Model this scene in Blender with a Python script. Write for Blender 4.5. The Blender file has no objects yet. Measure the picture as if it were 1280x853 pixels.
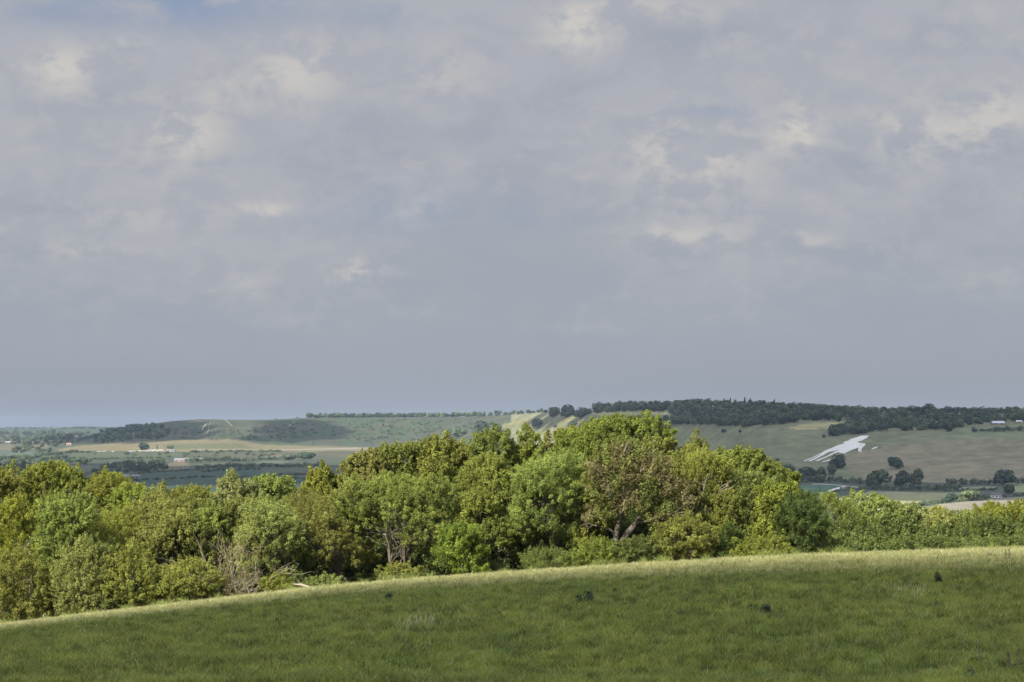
import bpy, bmesh, math
import numpy as np
from mathutils import Vector
from mathutils.geometry import tessellate_polygon

# ------------------------------------------------------------------ basics
F = 3556.0          # focal length in photo pixels (100 mm on 36 mm)
HV, CU = 534.0, 640.0
SC = bpy.context.scene
COL = SC.collection
R = np.random.default_rng(7)
PI = math.pi

def link(o):
    COL.objects.link(o); return o

def tag(o, label=None, cat=None, group=None, kind=None):
    if label: o['label'] = label
    if cat: o['category'] = cat
    if group: o['group'] = group
    if kind: o['kind'] = kind
    return o

def mesh_np(name, verts, faces, mat, parent=None, col=None, smooth=False):
    """verts (N,3), faces (M,k) with one k; col (N,3) point colours"""
    verts = np.ascontiguousarray(verts, dtype=np.float32)
    faces = np.ascontiguousarray(faces, dtype=np.int32)
    me = bpy.data.meshes.new(name)
    m, k = faces.shape
    me.vertices.add(len(verts)); me.vertices.foreach_set('co', verts.ravel())
    me.loops.add(m * k); me.loops.foreach_set('vertex_index', faces.ravel())
    me.polygons.add(m)
    me.polygons.foreach_set('loop_start', np.arange(0, m * k, k, dtype=np.int32))
    me.polygons.foreach_set('loop_total', np.full(m, k, dtype=np.int32))
    if smooth: me.polygons.foreach_set('use_smooth', np.ones(m, dtype=bool))
    if col is not None:
        a = me.color_attributes.new('col', 'FLOAT_COLOR', 'POINT')
        c = np.ones((len(verts), 4), dtype=np.float32); c[:, :3] = col
        a.data.foreach_set('color', c.ravel())
    me.update(calc_edges=True)
    if mat: me.materials.append(mat)
    o = bpy.data.objects.new(name, me); link(o)
    if parent: o.parent = parent
    return o

def empty(name, loc, rz=0):
    o = bpy.data.objects.new(name, None); link(o)
    o.location = loc; o.rotation_euler = (0, 0, rz); o.empty_display_size = 0.5
    return o

class MB:
    """collects tubes and boxes as triangles/quads -> one mesh"""
    def __init__(s): s.v = []; s.f = []; s.n = 0
    def add(s, v, f):
        v = np.asarray(v, float); f = np.asarray(f, int)
        if f.shape[1] == 3: f = np.c_[f, f[:, 2]]
        s.v.append(v); s.f.append(f + s.n); s.n += len(v)
    def tube(s, pts, rad, sides=6):
        pts = np.asarray(pts, float); n = len(pts)
        t = np.gradient(pts, axis=0); t /= np.linalg.norm(t, axis=1)[:, None] + 1e-9
        ref = np.array([0.13, 0.99, 0.05])
        a = np.cross(t, ref); a /= np.linalg.norm(a, axis=1)[:, None] + 1e-9
        b = np.cross(t, a)
        an = np.arange(sides) * 2 * PI / sides
        rad = np.broadcast_to(np.asarray(rad, float), (n,))
        v = pts[:, None] + rad[:, None, None] * (np.cos(an)[None, :, None] * a[:, None] + np.sin(an)[None, :, None] * b[:, None])
        f = []
        for i in range(n - 1):
            for j in range(sides):
                k = (j + 1) % sides
                f.append((i * sides + j, i * sides + k, (i + 1) * sides + k, (i + 1) * sides + j))
        s.add(v.reshape(-1, 3), f)
    def box(s, c, d, rz=0.0):
        c = np.asarray(c, float); d = np.asarray(d, float) / 2
        q = np.array([(x, y, z) for z in (-1, 1) for y in (-1, 1) for x in (-1, 1)]) * d
        r = np.array([[math.cos(rz), -math.sin(rz), 0], [math.sin(rz), math.cos(rz), 0], [0, 0, 1]])
        s.add(q @ r.T + c, [(0, 2, 3, 1), (4, 5, 7, 6), (0, 1, 5, 4), (1, 3, 7, 5), (3, 2, 6, 7), (2, 0, 4, 6)])
    def build(s, name, mat, parent=None, smooth=False):
        v = np.concatenate(s.v); f = np.concatenate(s.f)
        me = bpy.data.meshes.new(name)
        faces = [tuple(dict.fromkeys(q)) for q in f.tolist()]
        me.from_pydata(v.tolist(), [], faces)
        if smooth:
            for p in me.polygons: p.use_smooth = True
        me.materials.append(mat); me.update()
        o = bpy.data.objects.new(name, me); link(o)
        if parent: o.parent = parent
        return o

# smooth value noise, vectorised
_perm = np.random.default_rng(3).random((257, 257))
def vnoise(x, y):
    x = np.asarray(x, float); y = np.asarray(y, float)
    xi = np.floor(x).astype(int); yi = np.floor(y).astype(int)
    fx = x - xi; fy = y - yi
    fx = fx * fx * (3 - 2 * fx); fy = fy * fy * (3 - 2 * fy)
    g = lambda a, b: _perm[a % 257, b % 257]
    return (g(xi, yi) * (1 - fx) + g(xi + 1, yi) * fx) * (1 - fy) + (g(xi, yi + 1) * (1 - fx) + g(xi + 1, yi + 1) * fx) * fy
def fbm(x, y, o=4):
    s = 0; a = 0.5; t = 0
    for i in range(o):
        s = s + a * vnoise(x * 2 ** i + 17.3 * i, y * 2 ** i + 9.1 * i); t += a; a *= 0.5
    return s / t

# ------------------------------------------------------------------ materials
def new_mat(name):
    m = bpy.data.materials.new(name); m.use_nodes = True
    nt = m.node_tree; nt.nodes.clear()
    return m, nt
def nd(nt, t, **k):
    n = nt.nodes.new(t)
    for a, b in k.items():
        if a.startswith('i_'):
            key = a[2:]; key = int(key) if key.isdigit() else key.replace('_', ' ')
            n.inputs[key].default_value = b
        else: setattr(n, a, b)
    return n

def foliage_mat(name, trans=0.3, rough=0.55, spec=0.25, nscale=0.7, namt=0.35):
    m, nt = new_mat(name); L = nt.links.new
    at = nd(nt, 'ShaderNodeAttribute', attribute_name='col')
    no = nd(nt, 'ShaderNodeTexNoise'); no.inputs['Scale'].default_value = nscale; no.inputs['Detail'].default_value = 3
    tc = nd(nt, 'ShaderNodeTexCoord'); L(tc.outputs['Object'], no.inputs['Vector'])
    mr = nd(nt, 'ShaderNodeMapRange'); mr.inputs[1].default_value = 0.25; mr.inputs[2].default_value = 0.75
    mr.inputs[3].default_value = 1 - namt; mr.inputs[4].default_value = 1 + namt
    L(no.outputs[0], mr.inputs[0])
    mu = nd(nt, 'ShaderNodeVectorMath', operation='SCALE'); L(at.outputs['Color'], mu.inputs[0]); L(mr.outputs[0], mu.inputs['Scale'])
    p = nd(nt, 'ShaderNodeBsdfPrincipled'); p.inputs['Roughness'].default_value = rough
    p.inputs['Specular IOR Level'].default_value = spec
    L(mu.outputs[0], p.inputs['Base Color'])
    out = nd(nt, 'ShaderNodeOutputMaterial')
    if trans > 0:
        tr = nd(nt, 'ShaderNodeBsdfTranslucent')
        tm = nd(nt, 'ShaderNodeVectorMath', operation='MULTIPLY'); tm.inputs[1].default_value = (1.25, 1.15, 0.6)
        L(mu.outputs[0], tm.inputs[0]); L(tm.outputs[0], tr.inputs['Color'])
        mx = nd(nt, 'ShaderNodeMixShader'); mx.inputs[0].default_value = trans
        L(p.outputs[0], mx.inputs[1]); L(tr.outputs[0], mx.inputs[2]); L(mx.outputs[0], out.inputs['Surface'])
    else: L(p.outputs[0], out.inputs['Surface'])
    return m

def plain_mat(name, rgb, rough=0.8, nscale=2.0, namt=0.25, bump=0.0):
    m, nt = new_mat(name); L = nt.links.new
    no = nd(nt, 'ShaderNodeTexNoise'); no.inputs['Scale'].default_value = nscale; no.inputs['Detail'].default_value = 5
    tc = nd(nt, 'ShaderNodeTexCoord'); L(tc.outputs['Object'], no.inputs['Vector'])
    mr = nd(nt, 'ShaderNodeMapRange'); mr.inputs[1].default_value = 0.25; mr.inputs[2].default_value = 0.75
    mr.inputs[3].default_value = 1 - namt; mr.inputs[4].default_value = 1 + namt
    L(no.outputs[0], mr.inputs[0])
    mu = nd(nt, 'ShaderNodeVectorMath', operation='SCALE'); mu.inputs[0].default_value = rgb; L(mr.outputs[0], mu.inputs['Scale'])
    p = nd(nt, 'ShaderNodeBsdfPrincipled'); p.inputs['Roughness'].default_value = rough
    p.inputs['Specular IOR Level'].default_value = 0.25
    L(mu.outputs[0], p.inputs['Base Color'])
    if bump:
        b = nd(nt, 'ShaderNodeBump'); b.inputs['Strength'].default_value = bump
        L(no.outputs[0], b.inputs['Height']); L(b.outputs[0], p.inputs['Normal'])
    out = nd(nt, 'ShaderNodeOutputMaterial'); L(p.outputs[0], out.inputs['Surface'])
    return m

M_LEAF = foliage_mat('leaf', 0.47, spec=0.12)
M_FAR = foliage_mat('far_leaf', 0.15, nscale=0.05, namt=0.25)
M_GRASS = foliage_mat('grass_blade', 0.25, rough=0.6, spec=0.2, nscale=0.25, namt=0.2)
M_BARK = plain_mat('bark', (0.13, 0.105, 0.075), nscale=3, namt=0.45, bump=0.6)
M_DARKBARK = plain_mat('dark_bark', (.075, .062, .045), nscale=3, namt=.5, bump=.5)
M_SLIM = plain_mat('grey_slim_bark', (.10, .084, .06), nscale=3, namt=.4)
M_PALEBARK = plain_mat('pale_dead_wood', (0.22, 0.18, 0.125), nscale=3, namt=0.3)
M_CHALK = plain_mat('chalk', (0.49, 0.465, 0.41), nscale=0.10, namt=0.15)
M_TRACK = plain_mat('chalky_track', (0.20, 0.18, 0.14), nscale=0.05, namt=0.2)
M_POST = plain_mat('weathered_white_post', (0.62, 0.60, 0.56), nscale=8, namt=0.15)
M_WHITE = plain_mat('white_render', (0.60, 0.59, 0.56), nscale=0.6, namt=0.08)
M_GREYROOF = plain_mat('pale_sheet_roof', (0.40, 0.41, 0.43), nscale=0.4, namt=0.12)
M_DULLWHITE = plain_mat('white_wall_sun_dimmed', (0.25, 0.245, 0.23), nscale=0.6, namt=0.1)  # white wall, colour lowered to offset full sun on the plain
M_DULLROOF = plain_mat('sheet_roof_sun_dimmed', (0.16, 0.165, 0.175), nscale=0.4, namt=0.15)  # sheet roof darkened in colour for sunlit buildings; paler copy sits in shade
M_SLATE = plain_mat('dark_slate_roof', (0.10, 0.095, 0.10), nscale=0.5, namt=0.25)
M_TILE = plain_mat('red_tile_roof', (0.28, 0.15, 0.11), nscale=0.5, namt=0.25)
M_BRICK = plain_mat('brick_wall', (0.30, 0.20, 0.15), nscale=0.5, namt=0.2)
M_DARK = plain_mat('dark_opening', (0.025, 0.027, 0.03), nscale=1, namt=0.2, rough=0.2)

# ------------------------------------------------------------------ terrain
# near field ridge seen against the wood, then valley, plain, scarp and far ridge
RID = np.array([(-400, 822), (-80, 791), (0, 781), (100, 769), (200, 757), (400, 733.5), (520, 723.5), (640, 715), (800, 704.5), (1000, 693.5), (1280, 684), (1360, 682), (1900, 676)])
D_R = 200.0
def v_ridge(u): return np.interp(u, RID[:, 0], RID[:, 1] + 4.5)
Q75 = 1 / 75.0 - 1 / D_R
def z_near(u, d):
    """field surface for 0..240 m"""
    dd = np.maximum(d, 75.0)
    q = (1 / dd - 1 / D_R) / Q75
    vr = v_ridge(u)
    v = vr + (853 - vr) * np.sign(q) * np.abs(q) ** 1.35 * np.where(q < 0, -1.0, 1.0)
    z = -(v - HV) / F * dd
    z0 = -1.7
    z = np.where(d < 75, z0 + (z - z0) * (d / 75.0), z)
    return z

def uu(*p):
    p = np.array(p, float)
    return lambda u: np.interp(u, p[:, 0], p[:, 1])
dC = uu((0, 9000), (100, 8500), (165, 7300), (215, 6900), (500, 6900), (600, 6600), (640, 6300), (700, 5600), (800, 4800), (900, 4400), (960, 4200), (1280, 3950))
vC = uu((0, 545), (100, 545.5), (130, 540), (165, 532.5), (190, 529.5), (215, 526), (250, 523.5), (300, 524.5), (340, 524), (380, 522), (450, 521.5), (560, 521), (600, 520), (640, 517.5), (690, 514), (745, 511), (800, 508), (900, 507), (1000, 512), (1060, 516), (1130, 518), (1280, 517))
dB = uu((0, 6500), (150, 6200), (500, 6200), (640, 5500), (800, 4100), (960, 3350), (1280, 3200))
vB = uu((0, 560), (150, 558), (210, 553), (290, 551), (330, 557), (500, 557.5), (640, 553), (800, 588), (960, 600), (1280, 602))
d0 = uu((0, 4400), (500, 4400), (640, 4200), (800, 3300), (960, 2900), (1280, 2800))
z0_ = uu((0, -60), (500, -60), (640, -55), (800, -62), (960, -62), (1280, -62.5))
vF = uu((-80, 534.5), (0, 534.6), (40, 535), (60, 534.3), (85, 533.2), (97, 531.8), (118, 532.2), (140, 533.5), (200, 534), (1300, 534))
d3 = uu((0, 3000), (640, 3000), (960, 2450), (1280, 2450))
z3 = uu((0, -60), (640, -60), (960, -61), (1280, -61))

US = np.concatenate([np.arange(-1500, -80, 35), np.arange(-80, 1361, 2), np.arange(1395, 2800, 35)]).astype(float)
DS = np.concatenate([np.linspace(-40, 66, 14), np.linspace(68, 240, 90), np.geomspace(245, 2000, 50), np.geomspace(2012, 9500, 330), np.geomspace(9640, 22000, 40)])
vz = lambda v, d: -(v - HV) / F * d
Z = np.zeros((len(DS), len(US)))
far = DS > 205
for j, u in enumerate(US):
    vr = v_ridge(u)
    dropv = np.interp(u, [0, 900, 1000, 1280], [14, 14, 40, 44])
    b, c = dB(u), dC(u); vb, vc = vB(u), vC(u); zc = vz(vc, c)
    zr = z_near(np.array(u), np.array(205.0))
    P = [(205, float(zr)), (240, vz(vr + dropv, 240)), (520, vz(vr + dropv, 240) - 10), (1000, -38), (2000, -59.5),
         (d3(u), z3(u)), (d0(u), z0_(u)), (b, vz(vb, b)),
         (b + .40 * (c - b), vz(vb - .40 * (vb - vc), b + .40 * (c - b))),
         (b + .62 * (c - b), vz(vb - .73 * (vb - vc), b + .62 * (c - b))),
         (c, zc), (c * 1.12, zc - 12), (11500, -30), (14500, vz(vF(u), 14500)), (17000, -20), (22000, -50)]
    P = np.array(P)
    Z[far, j] = np.interp(DS[far], P[:, 0], P[:, 1])
for _ in range(5):
    Zs = Z.copy()
    Zs[1:-1] = (Z[:-2] + 2 * Z[1:-1] + Z[2:]) / 4
    w = np.clip((DS - 320) / 400, 0, 1)[:, None]
    Z = Z * (1 - w) + Zs * w
UG, DG = np.meshgrid(US, DS)
# relief: coombes and spurs on the scarp, gentle waves elsewhere
B_, C_ = dB(US)[None], dC(US)[None]
t = np.clip((DG - B_) / (C_ - B_), 0, 1)
bump = np.sin(PI * t) ** 1.0
XG = (UG - CU) / F * DG
lf = np.clip(1 - np.abs(UG - 360) / 330, 0, 1) ** 0.5
Z += bump * lf * (26 * (vnoise(UG / 58 + 3.1, DG / 4000) - .5) + 16 * (vnoise(UG / 23 + 8.2, DG / 1500) - .5) + 5 * (vnoise(UG / 9, DG / 500) - .5))
rt = np.clip((UG - 760) / 150, 0, 1)
Z += bump * rt * (5 * (fbm(XG / 260, DG / 200) - .5))
zn = z_near(UG, DG)
near = (DG <= 205)
Z = np.where(near, zn, Z)
Z += np.where(near & (DG > 20), 0.16 * (fbm(XG / 9, DG / 9) - .5) * np.clip((198 - DG) / 30, 0, 1), 0)
VG = HV - Z * F / np.maximum(DG, 1)
weff = np.where(DG < 150, DG + 40 * (1 - np.clip((DG + 40) / 190, 0, 1) ** 2 * (3 - 2 * np.clip((DG + 40) / 190, 0, 1))), DG)
XW = (UG - CU) / F * weff
# near rows sit a little off their nominal column: read the surface at the true column
ue = CU + F * XW / np.maximum(DG, 30)
Z = np.where(DG < 150, z_near(ue, DG) + np.where(DG > 20, 0.16 * (fbm(XW / 9, DG / 9) - .5), 0), Z)

def zcol(u):
    j = np.clip(np.searchsorted(US, u) - 1, 0, len(US) - 2)
    a = (u - US[j]) / (US[j + 1] - US[j])
    return Z[:, j] * (1 - a) + Z[:, j + 1] * a
def ground(x, d):
    if d < 150: return float(z_near(np.array(CU + F * x / max(d, 30)), np.array(float(d)))) + 0.16 * (float(fbm(x / 9, d / 9)) - .5)
    return float(np.interp(d, DS, zcol(CU + F * x / d)))
def hit(u, v, dmin=2100.0):
    z = zcol(u); vt = HV - z * F / np.maximum(DS, 1)
    ok = np.where((DS >= dmin) & (vt <= v))[0]
    near_far = np.where((DS >= dmin) & (DS < 11000))[0]
    i = ok[0] if len(ok) else near_far[np.argmin(vt[near_far])]
    if i == 0 or DS[i - 1] < dmin or not len(ok) or DS[i] > 11000 and vt[near_far].min() < v + 1.5: d = DS[i] if DS[i] < 11000 or vt[near_far].min() > v + 1.5 else DS[near_far[np.argmin(vt[near_far])]]
    else:
        k = (vt[i - 1] - v) / max(vt[i - 1] - vt[i], 1e-6); d = DS[i - 1] + np.clip(k, 0, 1) * (DS[i] - DS[i - 1])
    x = (u - CU) / F * d
    return Vector((x, d, float(np.interp(d, DS, z))))
def near_hit(u, v):
    for d in np.arange(66, 203, 0.25):
        x = (u - CU) / F * d; z = ground(x, d)
        if HV - z * F / d <= v: return Vector((x, d, z))
    return Vector(((u - CU) / F * 200, 200, ground((u - CU) / F * 200, 200)))

# land cover (albedo, dimmed on the sunlit fields)
def inpoly(px, py, poly):
    r = np.zeros(px.shape, bool); n = len(poly)
    for i in range(n):
        x1, y1 = poly[i]; x2, y2 = poly[(i + 1) % n]
        if y1 == y2: continue
        c = ((y1 > py) != (y2 > py)) & (px < (x2 - x1) * (py - y1) / (y2 - y1) + x1)
        r ^= c
    return r
colr = np.zeros(Z.shape + (3,))
colr[:] = (0.042, 0.052, 0.031)
n1 = fbm(XG / 700, DG / 900, 3)[..., None]
colr *= (0.7 + 0.6 * n1)
scarp = (t > 0.02) & (t < 1) & (UG < 640)
sn = fbm(XG / 70 + 5, DG / 60, 4)
colr[scarp] = (np.array((0.042, 0.045, 0.027))[None] * (0.6 + 0.8 * sn[scarp])[:, None])
scd = scarp & (sn < 0.43); colr[scd] = (0.036, 0.052, 0.024)
rh = (t > 0.0) & (UG >= 640)
colr[rh] = np.array((0.118, 0.120, 0.064))[None] * (0.85 + 0.3 * sn[rh])[:, None]
VGf = HV - Z * F / np.maximum(DG, 1)
FIELDS = [
 ([(-80, 600), (-80, 578), (130, 578), (130, 600)], (.07, .095, .05)),
 ([(-80, 563), (-80, 555), (60, 556), (62, 561), (30, 563)], (.20, .18, .11)),
 ([(-80, 570), (-80, 563), (42, 564), (40, 570)], (.13, .17, .12)),
 ([(70, 562), (100, 557), (200, 551), (290, 549), (330, 556), (475, 560), (475, 564), (330, 565), (210, 565), (130, 564), (76, 564)], (.26, .225, .11)),
 ([(205, 556), (290, 554), (318, 560), (240, 562), (205, 562)], (.18, .19, .085)),
 ([(238, 563.2), (238, 561.5), (335, 562), (480, 560.2), (480, 562)], (.34, .30, .21)),
 ([(235, 570), (235, 565.5), (470, 564.5), (440, 572), (380, 574), (300, 573)], (.135, .135, .075)),
 ([(88, 573), (88, 566), (235, 566), (235, 571), (180, 573)], (.12, .14, .075)),
 ([(30, 589), (60, 583), (115, 582), (128, 585), (112, 590)], (.16, .165, .11)),
 ([(90, 604), (115, 592), (130, 588), (125, 592), (100, 606)], (.19, .185, .12)),
 ([(205, 591), (212, 579), (232, 577), (240, 582), (232, 588)], (.20, .17, .10)),
 ([(130, 640), (135, 596), (235, 588), (330, 586.5), (320, 588.5), (395, 592), (395, 640)], (.062, .115, .072)),
 ([(318, 588.8), (345, 585.5), (386, 585.8), (386, 590), (330, 590.5)], (.13, .155, .08)),
 ([(245, 584), (250, 580), (300, 578), (300, 582)], (.12, .14, .085)),
 ([(318, 579), (325, 577), (362, 577), (362, 579)], (.16, .19, .12)),
 ([(330, 572), (335, 569), (352, 569), (352, 574)], (.20, .17, .12)),
 ([(336, 595), (340, 591.5), (352, 592), (350, 595.5)], (.22, .17, .12)),
 ([(372, 595.5), (374, 591.5), (386, 592), (383, 596)], (.22, .17, .12)),
 # centre hill fields
 ([(625, 538), (628, 531), (665, 523), (690, 519.5), (745, 521), (745, 536), (690, 536), (660, 533)], (.185, .185, .085)),
 ([(628, 533), (630, 530), (668, 522), (682, 520), (684, 523), (660, 529)], (.24, .225, .10)),
 ([(700, 524), (722, 522), (745, 523), (745, 526), (712, 527)], (.24, .225, .11)),
 ([(740, 518), (745, 515.2), (842, 515.5), (842, 518.5)], (.27, .25, .11)),
 # right hill
 ([(985, 536), (1000, 531), (1040, 528), (1066, 527), (1062, 533), (1030, 535.5), (1000, 538)], (.235, .205, .095)),
 ([(1052, 577), (1075, 566), (1105, 560), (1165, 551.5), (1225, 550), (1300, 553), (1300, 606), (1180, 604), (1080, 600)], (.150, .129, .078)),
 ([(1188, 547), (1195, 539), (1210, 535), (1255, 535), (1280, 540), (1300, 545), (1260, 547), (1225, 545)], (.112, .128, .066)),
 ([(1000, 618), (1004, 606), (1044, 606.5), (1062, 611), (1044, 618)], (.040, .085, .050)),
 ([(1035, 642), (1050, 624), (1090, 614.5), (1192, 616), (1192, 622), (1125, 632), (1100, 642)], (.19, .185, .09)),
 ([(1035, 642), (1048, 624), (1090, 614), (1110, 616), (1066, 630)], (.16, .15, .11)),
 ([(1120, 660), (1145, 637), (1185, 629), (1285, 620.5), (1400, 617), (1400, 660)], (.162, .148, .106)),
 ([(1185, 613), (1190, 610), (1245, 608), (1240, 612)], (.15, .165, .095)),
 ([(1265, 616), (1266, 608), (1290, 605), (1290, 615)], (.17, .185, .085)),
 ([(1190, 620), (1190, 615.5), (1204, 615.5), (1202, 620)], (.16, .18, .08)),
]
inr = (DG > 2000) & (UG > -90) & (UG < 1420)
jit_u = (fbm(XG / 40, DG / 60, 2) - .5) * 5; jit_v = (fbm(XG / 30 + 9, DG / 90, 2) - .5) * 1.2
for poly, c in FIELDS:
    us_ = [p[0] for p in poly]; vs_ = [p[1] for p in poly]
    cand = inr & (UG > min(us_) - 5) & (UG < max(us_) + 5) & (VGf > min(vs_) - 2) & (VGf < max(vs_) + 2)
    idx = np.where(cand)
    ok = inpoly(UG[idx] + jit_u[idx], VGf[idx] + jit_v[idx], poly)
    sel = (idx[0][ok], idx[1][ok])
    sun_dim = .42 if max(us_) < 620 else (.52 if max(us_) < 760 else 1.0)  # lowers field colour on the sunlit plain and centre hill
    colr[sel] = np.array(c)[None] * sun_dim * (0.86 + 0.28 * fbm(XG[sel] / 60, DG[sel] / 25, 3))[:, None]
# tonal stripes across the hill turf (sheep walks and old ploughing)
colr[DG > 11200] = (.036, .050, .028)
st = (UG > 820) & (t > 0.05) & (t < .98)
colr[st] *= (0.88 + 0.24 * vnoise((VGf * 1.1 + UG * 0.10) / 1.6, UG / 90)[st])[:, None]
nf = DG < 330
g = fbm(XW / 5, DG / 7, 4)[..., None]
colr = np.where(nf[..., None], np.array((0.075, 0.105, 0.024)) * (0.7 + .6 * g), colr)
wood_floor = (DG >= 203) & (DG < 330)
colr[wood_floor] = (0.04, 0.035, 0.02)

nr, nc = Z.shape
verts = np.stack([XW, DG, Z], -1).reshape(-1, 3)
ii = (np.arange(nr - 1)[:, None] * nc + np.arange(nc - 1)[None]).ravel()
faces = np.stack([ii, ii + 1, ii + nc + 1, ii + nc], 1)

m, nt = new_mat('land'); L = nt.links.new
at = nd(nt, 'ShaderNodeAttribute', attribute_name='col')
geo = nd(nt, 'ShaderNodeNewGeometry')
mp = nd(nt, 'ShaderNodeMapping'); L(geo.outputs['Position'], mp.inputs['Vector']); mp.inputs['Scale'].default_value = (1, 0.6, 1)
na = nd(nt, 'ShaderNodeTexNoise'); na.inputs['Scale'].default_value = 0.05; na.inputs['Detail'].default_value = 8; na.inputs['Roughness'].default_value = 0.65
L(mp.outputs[0], na.inputs['Vector'])
mr = nd(nt, 'ShaderNodeMapRange'); mr.inputs[1].default_value = .3; mr.inputs[2].default_value = .7; mr.inputs[3].default_value = .68; mr.inputs[4].default_value = 1.32
L(na.outputs[0], mr.inputs[0])
sc_ = nd(nt, 'ShaderNodeVectorMath', operation='SCALE'); L(at.outputs['Color'], sc_.inputs[0]); L(mr.outputs[0], sc_.inputs['Scale'])
p = nd(nt, 'ShaderNodeBsdfPrincipled'); p.inputs['Roughness'].default_value = 0.95; p.inputs['Specular IOR Level'].default_value = 0.1
L(sc_.outputs[0], p.inputs['Base Color'])
out = nd(nt, 'ShaderNodeOutputMaterial'); L(p.outputs[0], out.inputs['Surface'])
M_LAND = m
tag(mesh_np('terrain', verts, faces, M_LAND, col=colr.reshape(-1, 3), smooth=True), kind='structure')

# draped flat marks on the far ground -----------------------------------------
def drape(name, polys, mat, lift=0.35, step=3.0, parent=None):
    me = bpy.data.meshes.new(name); bm = bmesh.new()
    for poly in polys:
        tri = tessellate_polygon([[Vector((a, b, 0)) for a, b in poly]])
        vs = [bm.verts.new((a, b, 0)) for a, b in poly]
        for tr in tri:
            try: bm.faces.new([vs[i] for i in tr])
            except ValueError: pass
    for _ in range(4):
        es = [e for e in bm.edges if e.calc_length() > step]
        if not es: break
        bmesh.ops.subdivide_edges(bm, edges=es, cuts=1)
    bmesh.ops.triangulate(bm, faces=bm.faces[:])
    for v in bm.verts:
        h = hit(v.co.x, v.co.y)
        v.co = h + Vector((0, 0, lift))
    bmesh.ops.recalc_face_normals(bm, faces=bm.faces[:])
    bm.to_mesh(me); bm.free(); me.materials.append(mat)
    o = bpy.data.objects.new(name, me); link(o)
    return o

fig = [(1010,118),(940,115),(890,120),(830,140),(740,165),(700,195),(650,205),(625,218),(655,228),(600,245),(540,262),(460,300),(370,335),(300,375),(200,425),(110,462),(45,485),(85,489),(112,474),(220,428),(310,384),(345,366),(250,425),(190,455),(110,487),(155,491),(200,473),(290,428),(370,384),(420,356),(500,340),(590,324),(510,350),(440,385),(400,412),(320,445),(215,484),(265,487),(300,472),(400,428),(460,401),(500,378),(560,360),(600,375),(650,378),(700,352),(760,325),(850,292),(846,345),(870,353),(914,349),(885,335),(910,290),(950,258),(952,235),(880,225),(828,214),(900,190),(960,160)]
bar1 = [(325, 494), (430, 466), (440, 480), (340, 502)]
bar2 = [(1033, 312), (1095, 284), (1132, 277), (1126, 291), (1060, 317)]
tp = lambda poly: [(1000 + x / 11.636, 535 + y / 11.636) for x, y in poly]
tag(drape('chalk_figure', [tp(fig), tp(bar1), tp(bar2)], M_CHALK, lift=0.5), 'huge white chalk figure of a striding animal cut into the hillside turf', 'hill figure')
def ribbon(pts, w):
    up = [(a, b - w / 2) for a, b in pts]; dn = [(a, b + w / 2) for a, b in pts[::-1]]
    return up + dn
def path(name, pts, w, mat=M_TRACK):
    tag(drape(name, [ribbon(pts, w)], mat, lift=0.3, step=4), kind='structure')
path('chalk_path', [(279.5, 523.8), (284, 527), (290, 532.5)], 1.0)
path('chalk_path', [(368, 527.5), (364, 530.5), (359.5, 534)], 1.0)
path('chalk_scar', [(257.5, 530), (255, 534), (252.5, 538)], 2.0)
path('chalk_scar', [(263, 527), (261, 536), (259, 543)], 1.6)
path('farm_track', [(1015, 605.6), (1035, 606), (1052, 607.5), (1072, 609.5), (1098, 611)], 1.3)
path('farm_track', [(1036, 614.5), (1046, 611.5), (1056, 609.3)], 2.6, M_CHALK)
path('lane', [(218, 573.6), (240, 573.2), (262, 573.8)], .8)
path('lane', [(352, 563), (400, 561.6), (465, 560.2)], .8)

# ------------------------------------------------------------------ foliage builders
def unit(v): return v / (np.linalg.norm(v, axis=-1, keepdims=True) + 1e-9)
def rdir(n, rng): return unit(rng.normal(size=(n, 3)))
def leaf_quads(c, n, ln, wd, rng):
    """rhombic, folded leaves at c with normal n"""
    k = len(c)
    r = rdir(k, rng); a = unit(np.cross(n, r)); b = np.cross(n, a)
    ln = np.broadcast_to(ln, (k,))[:, None]; wd = np.broadcast_to(wd, (k,))[:, None]
    v = np.empty((k, 4, 3))
    v[:, 0] = c - a * ln * .5; v[:, 2] = c + a * ln * .5 - n * ln * .12
    v[:, 1] = c + b * wd * .5 + n * wd * .18; v[:, 3] = c - b * wd * .5 + n * wd * .18
    f = np.arange(k * 4).reshape(k, 4)
    return v.reshape(-1, 3), f

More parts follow.
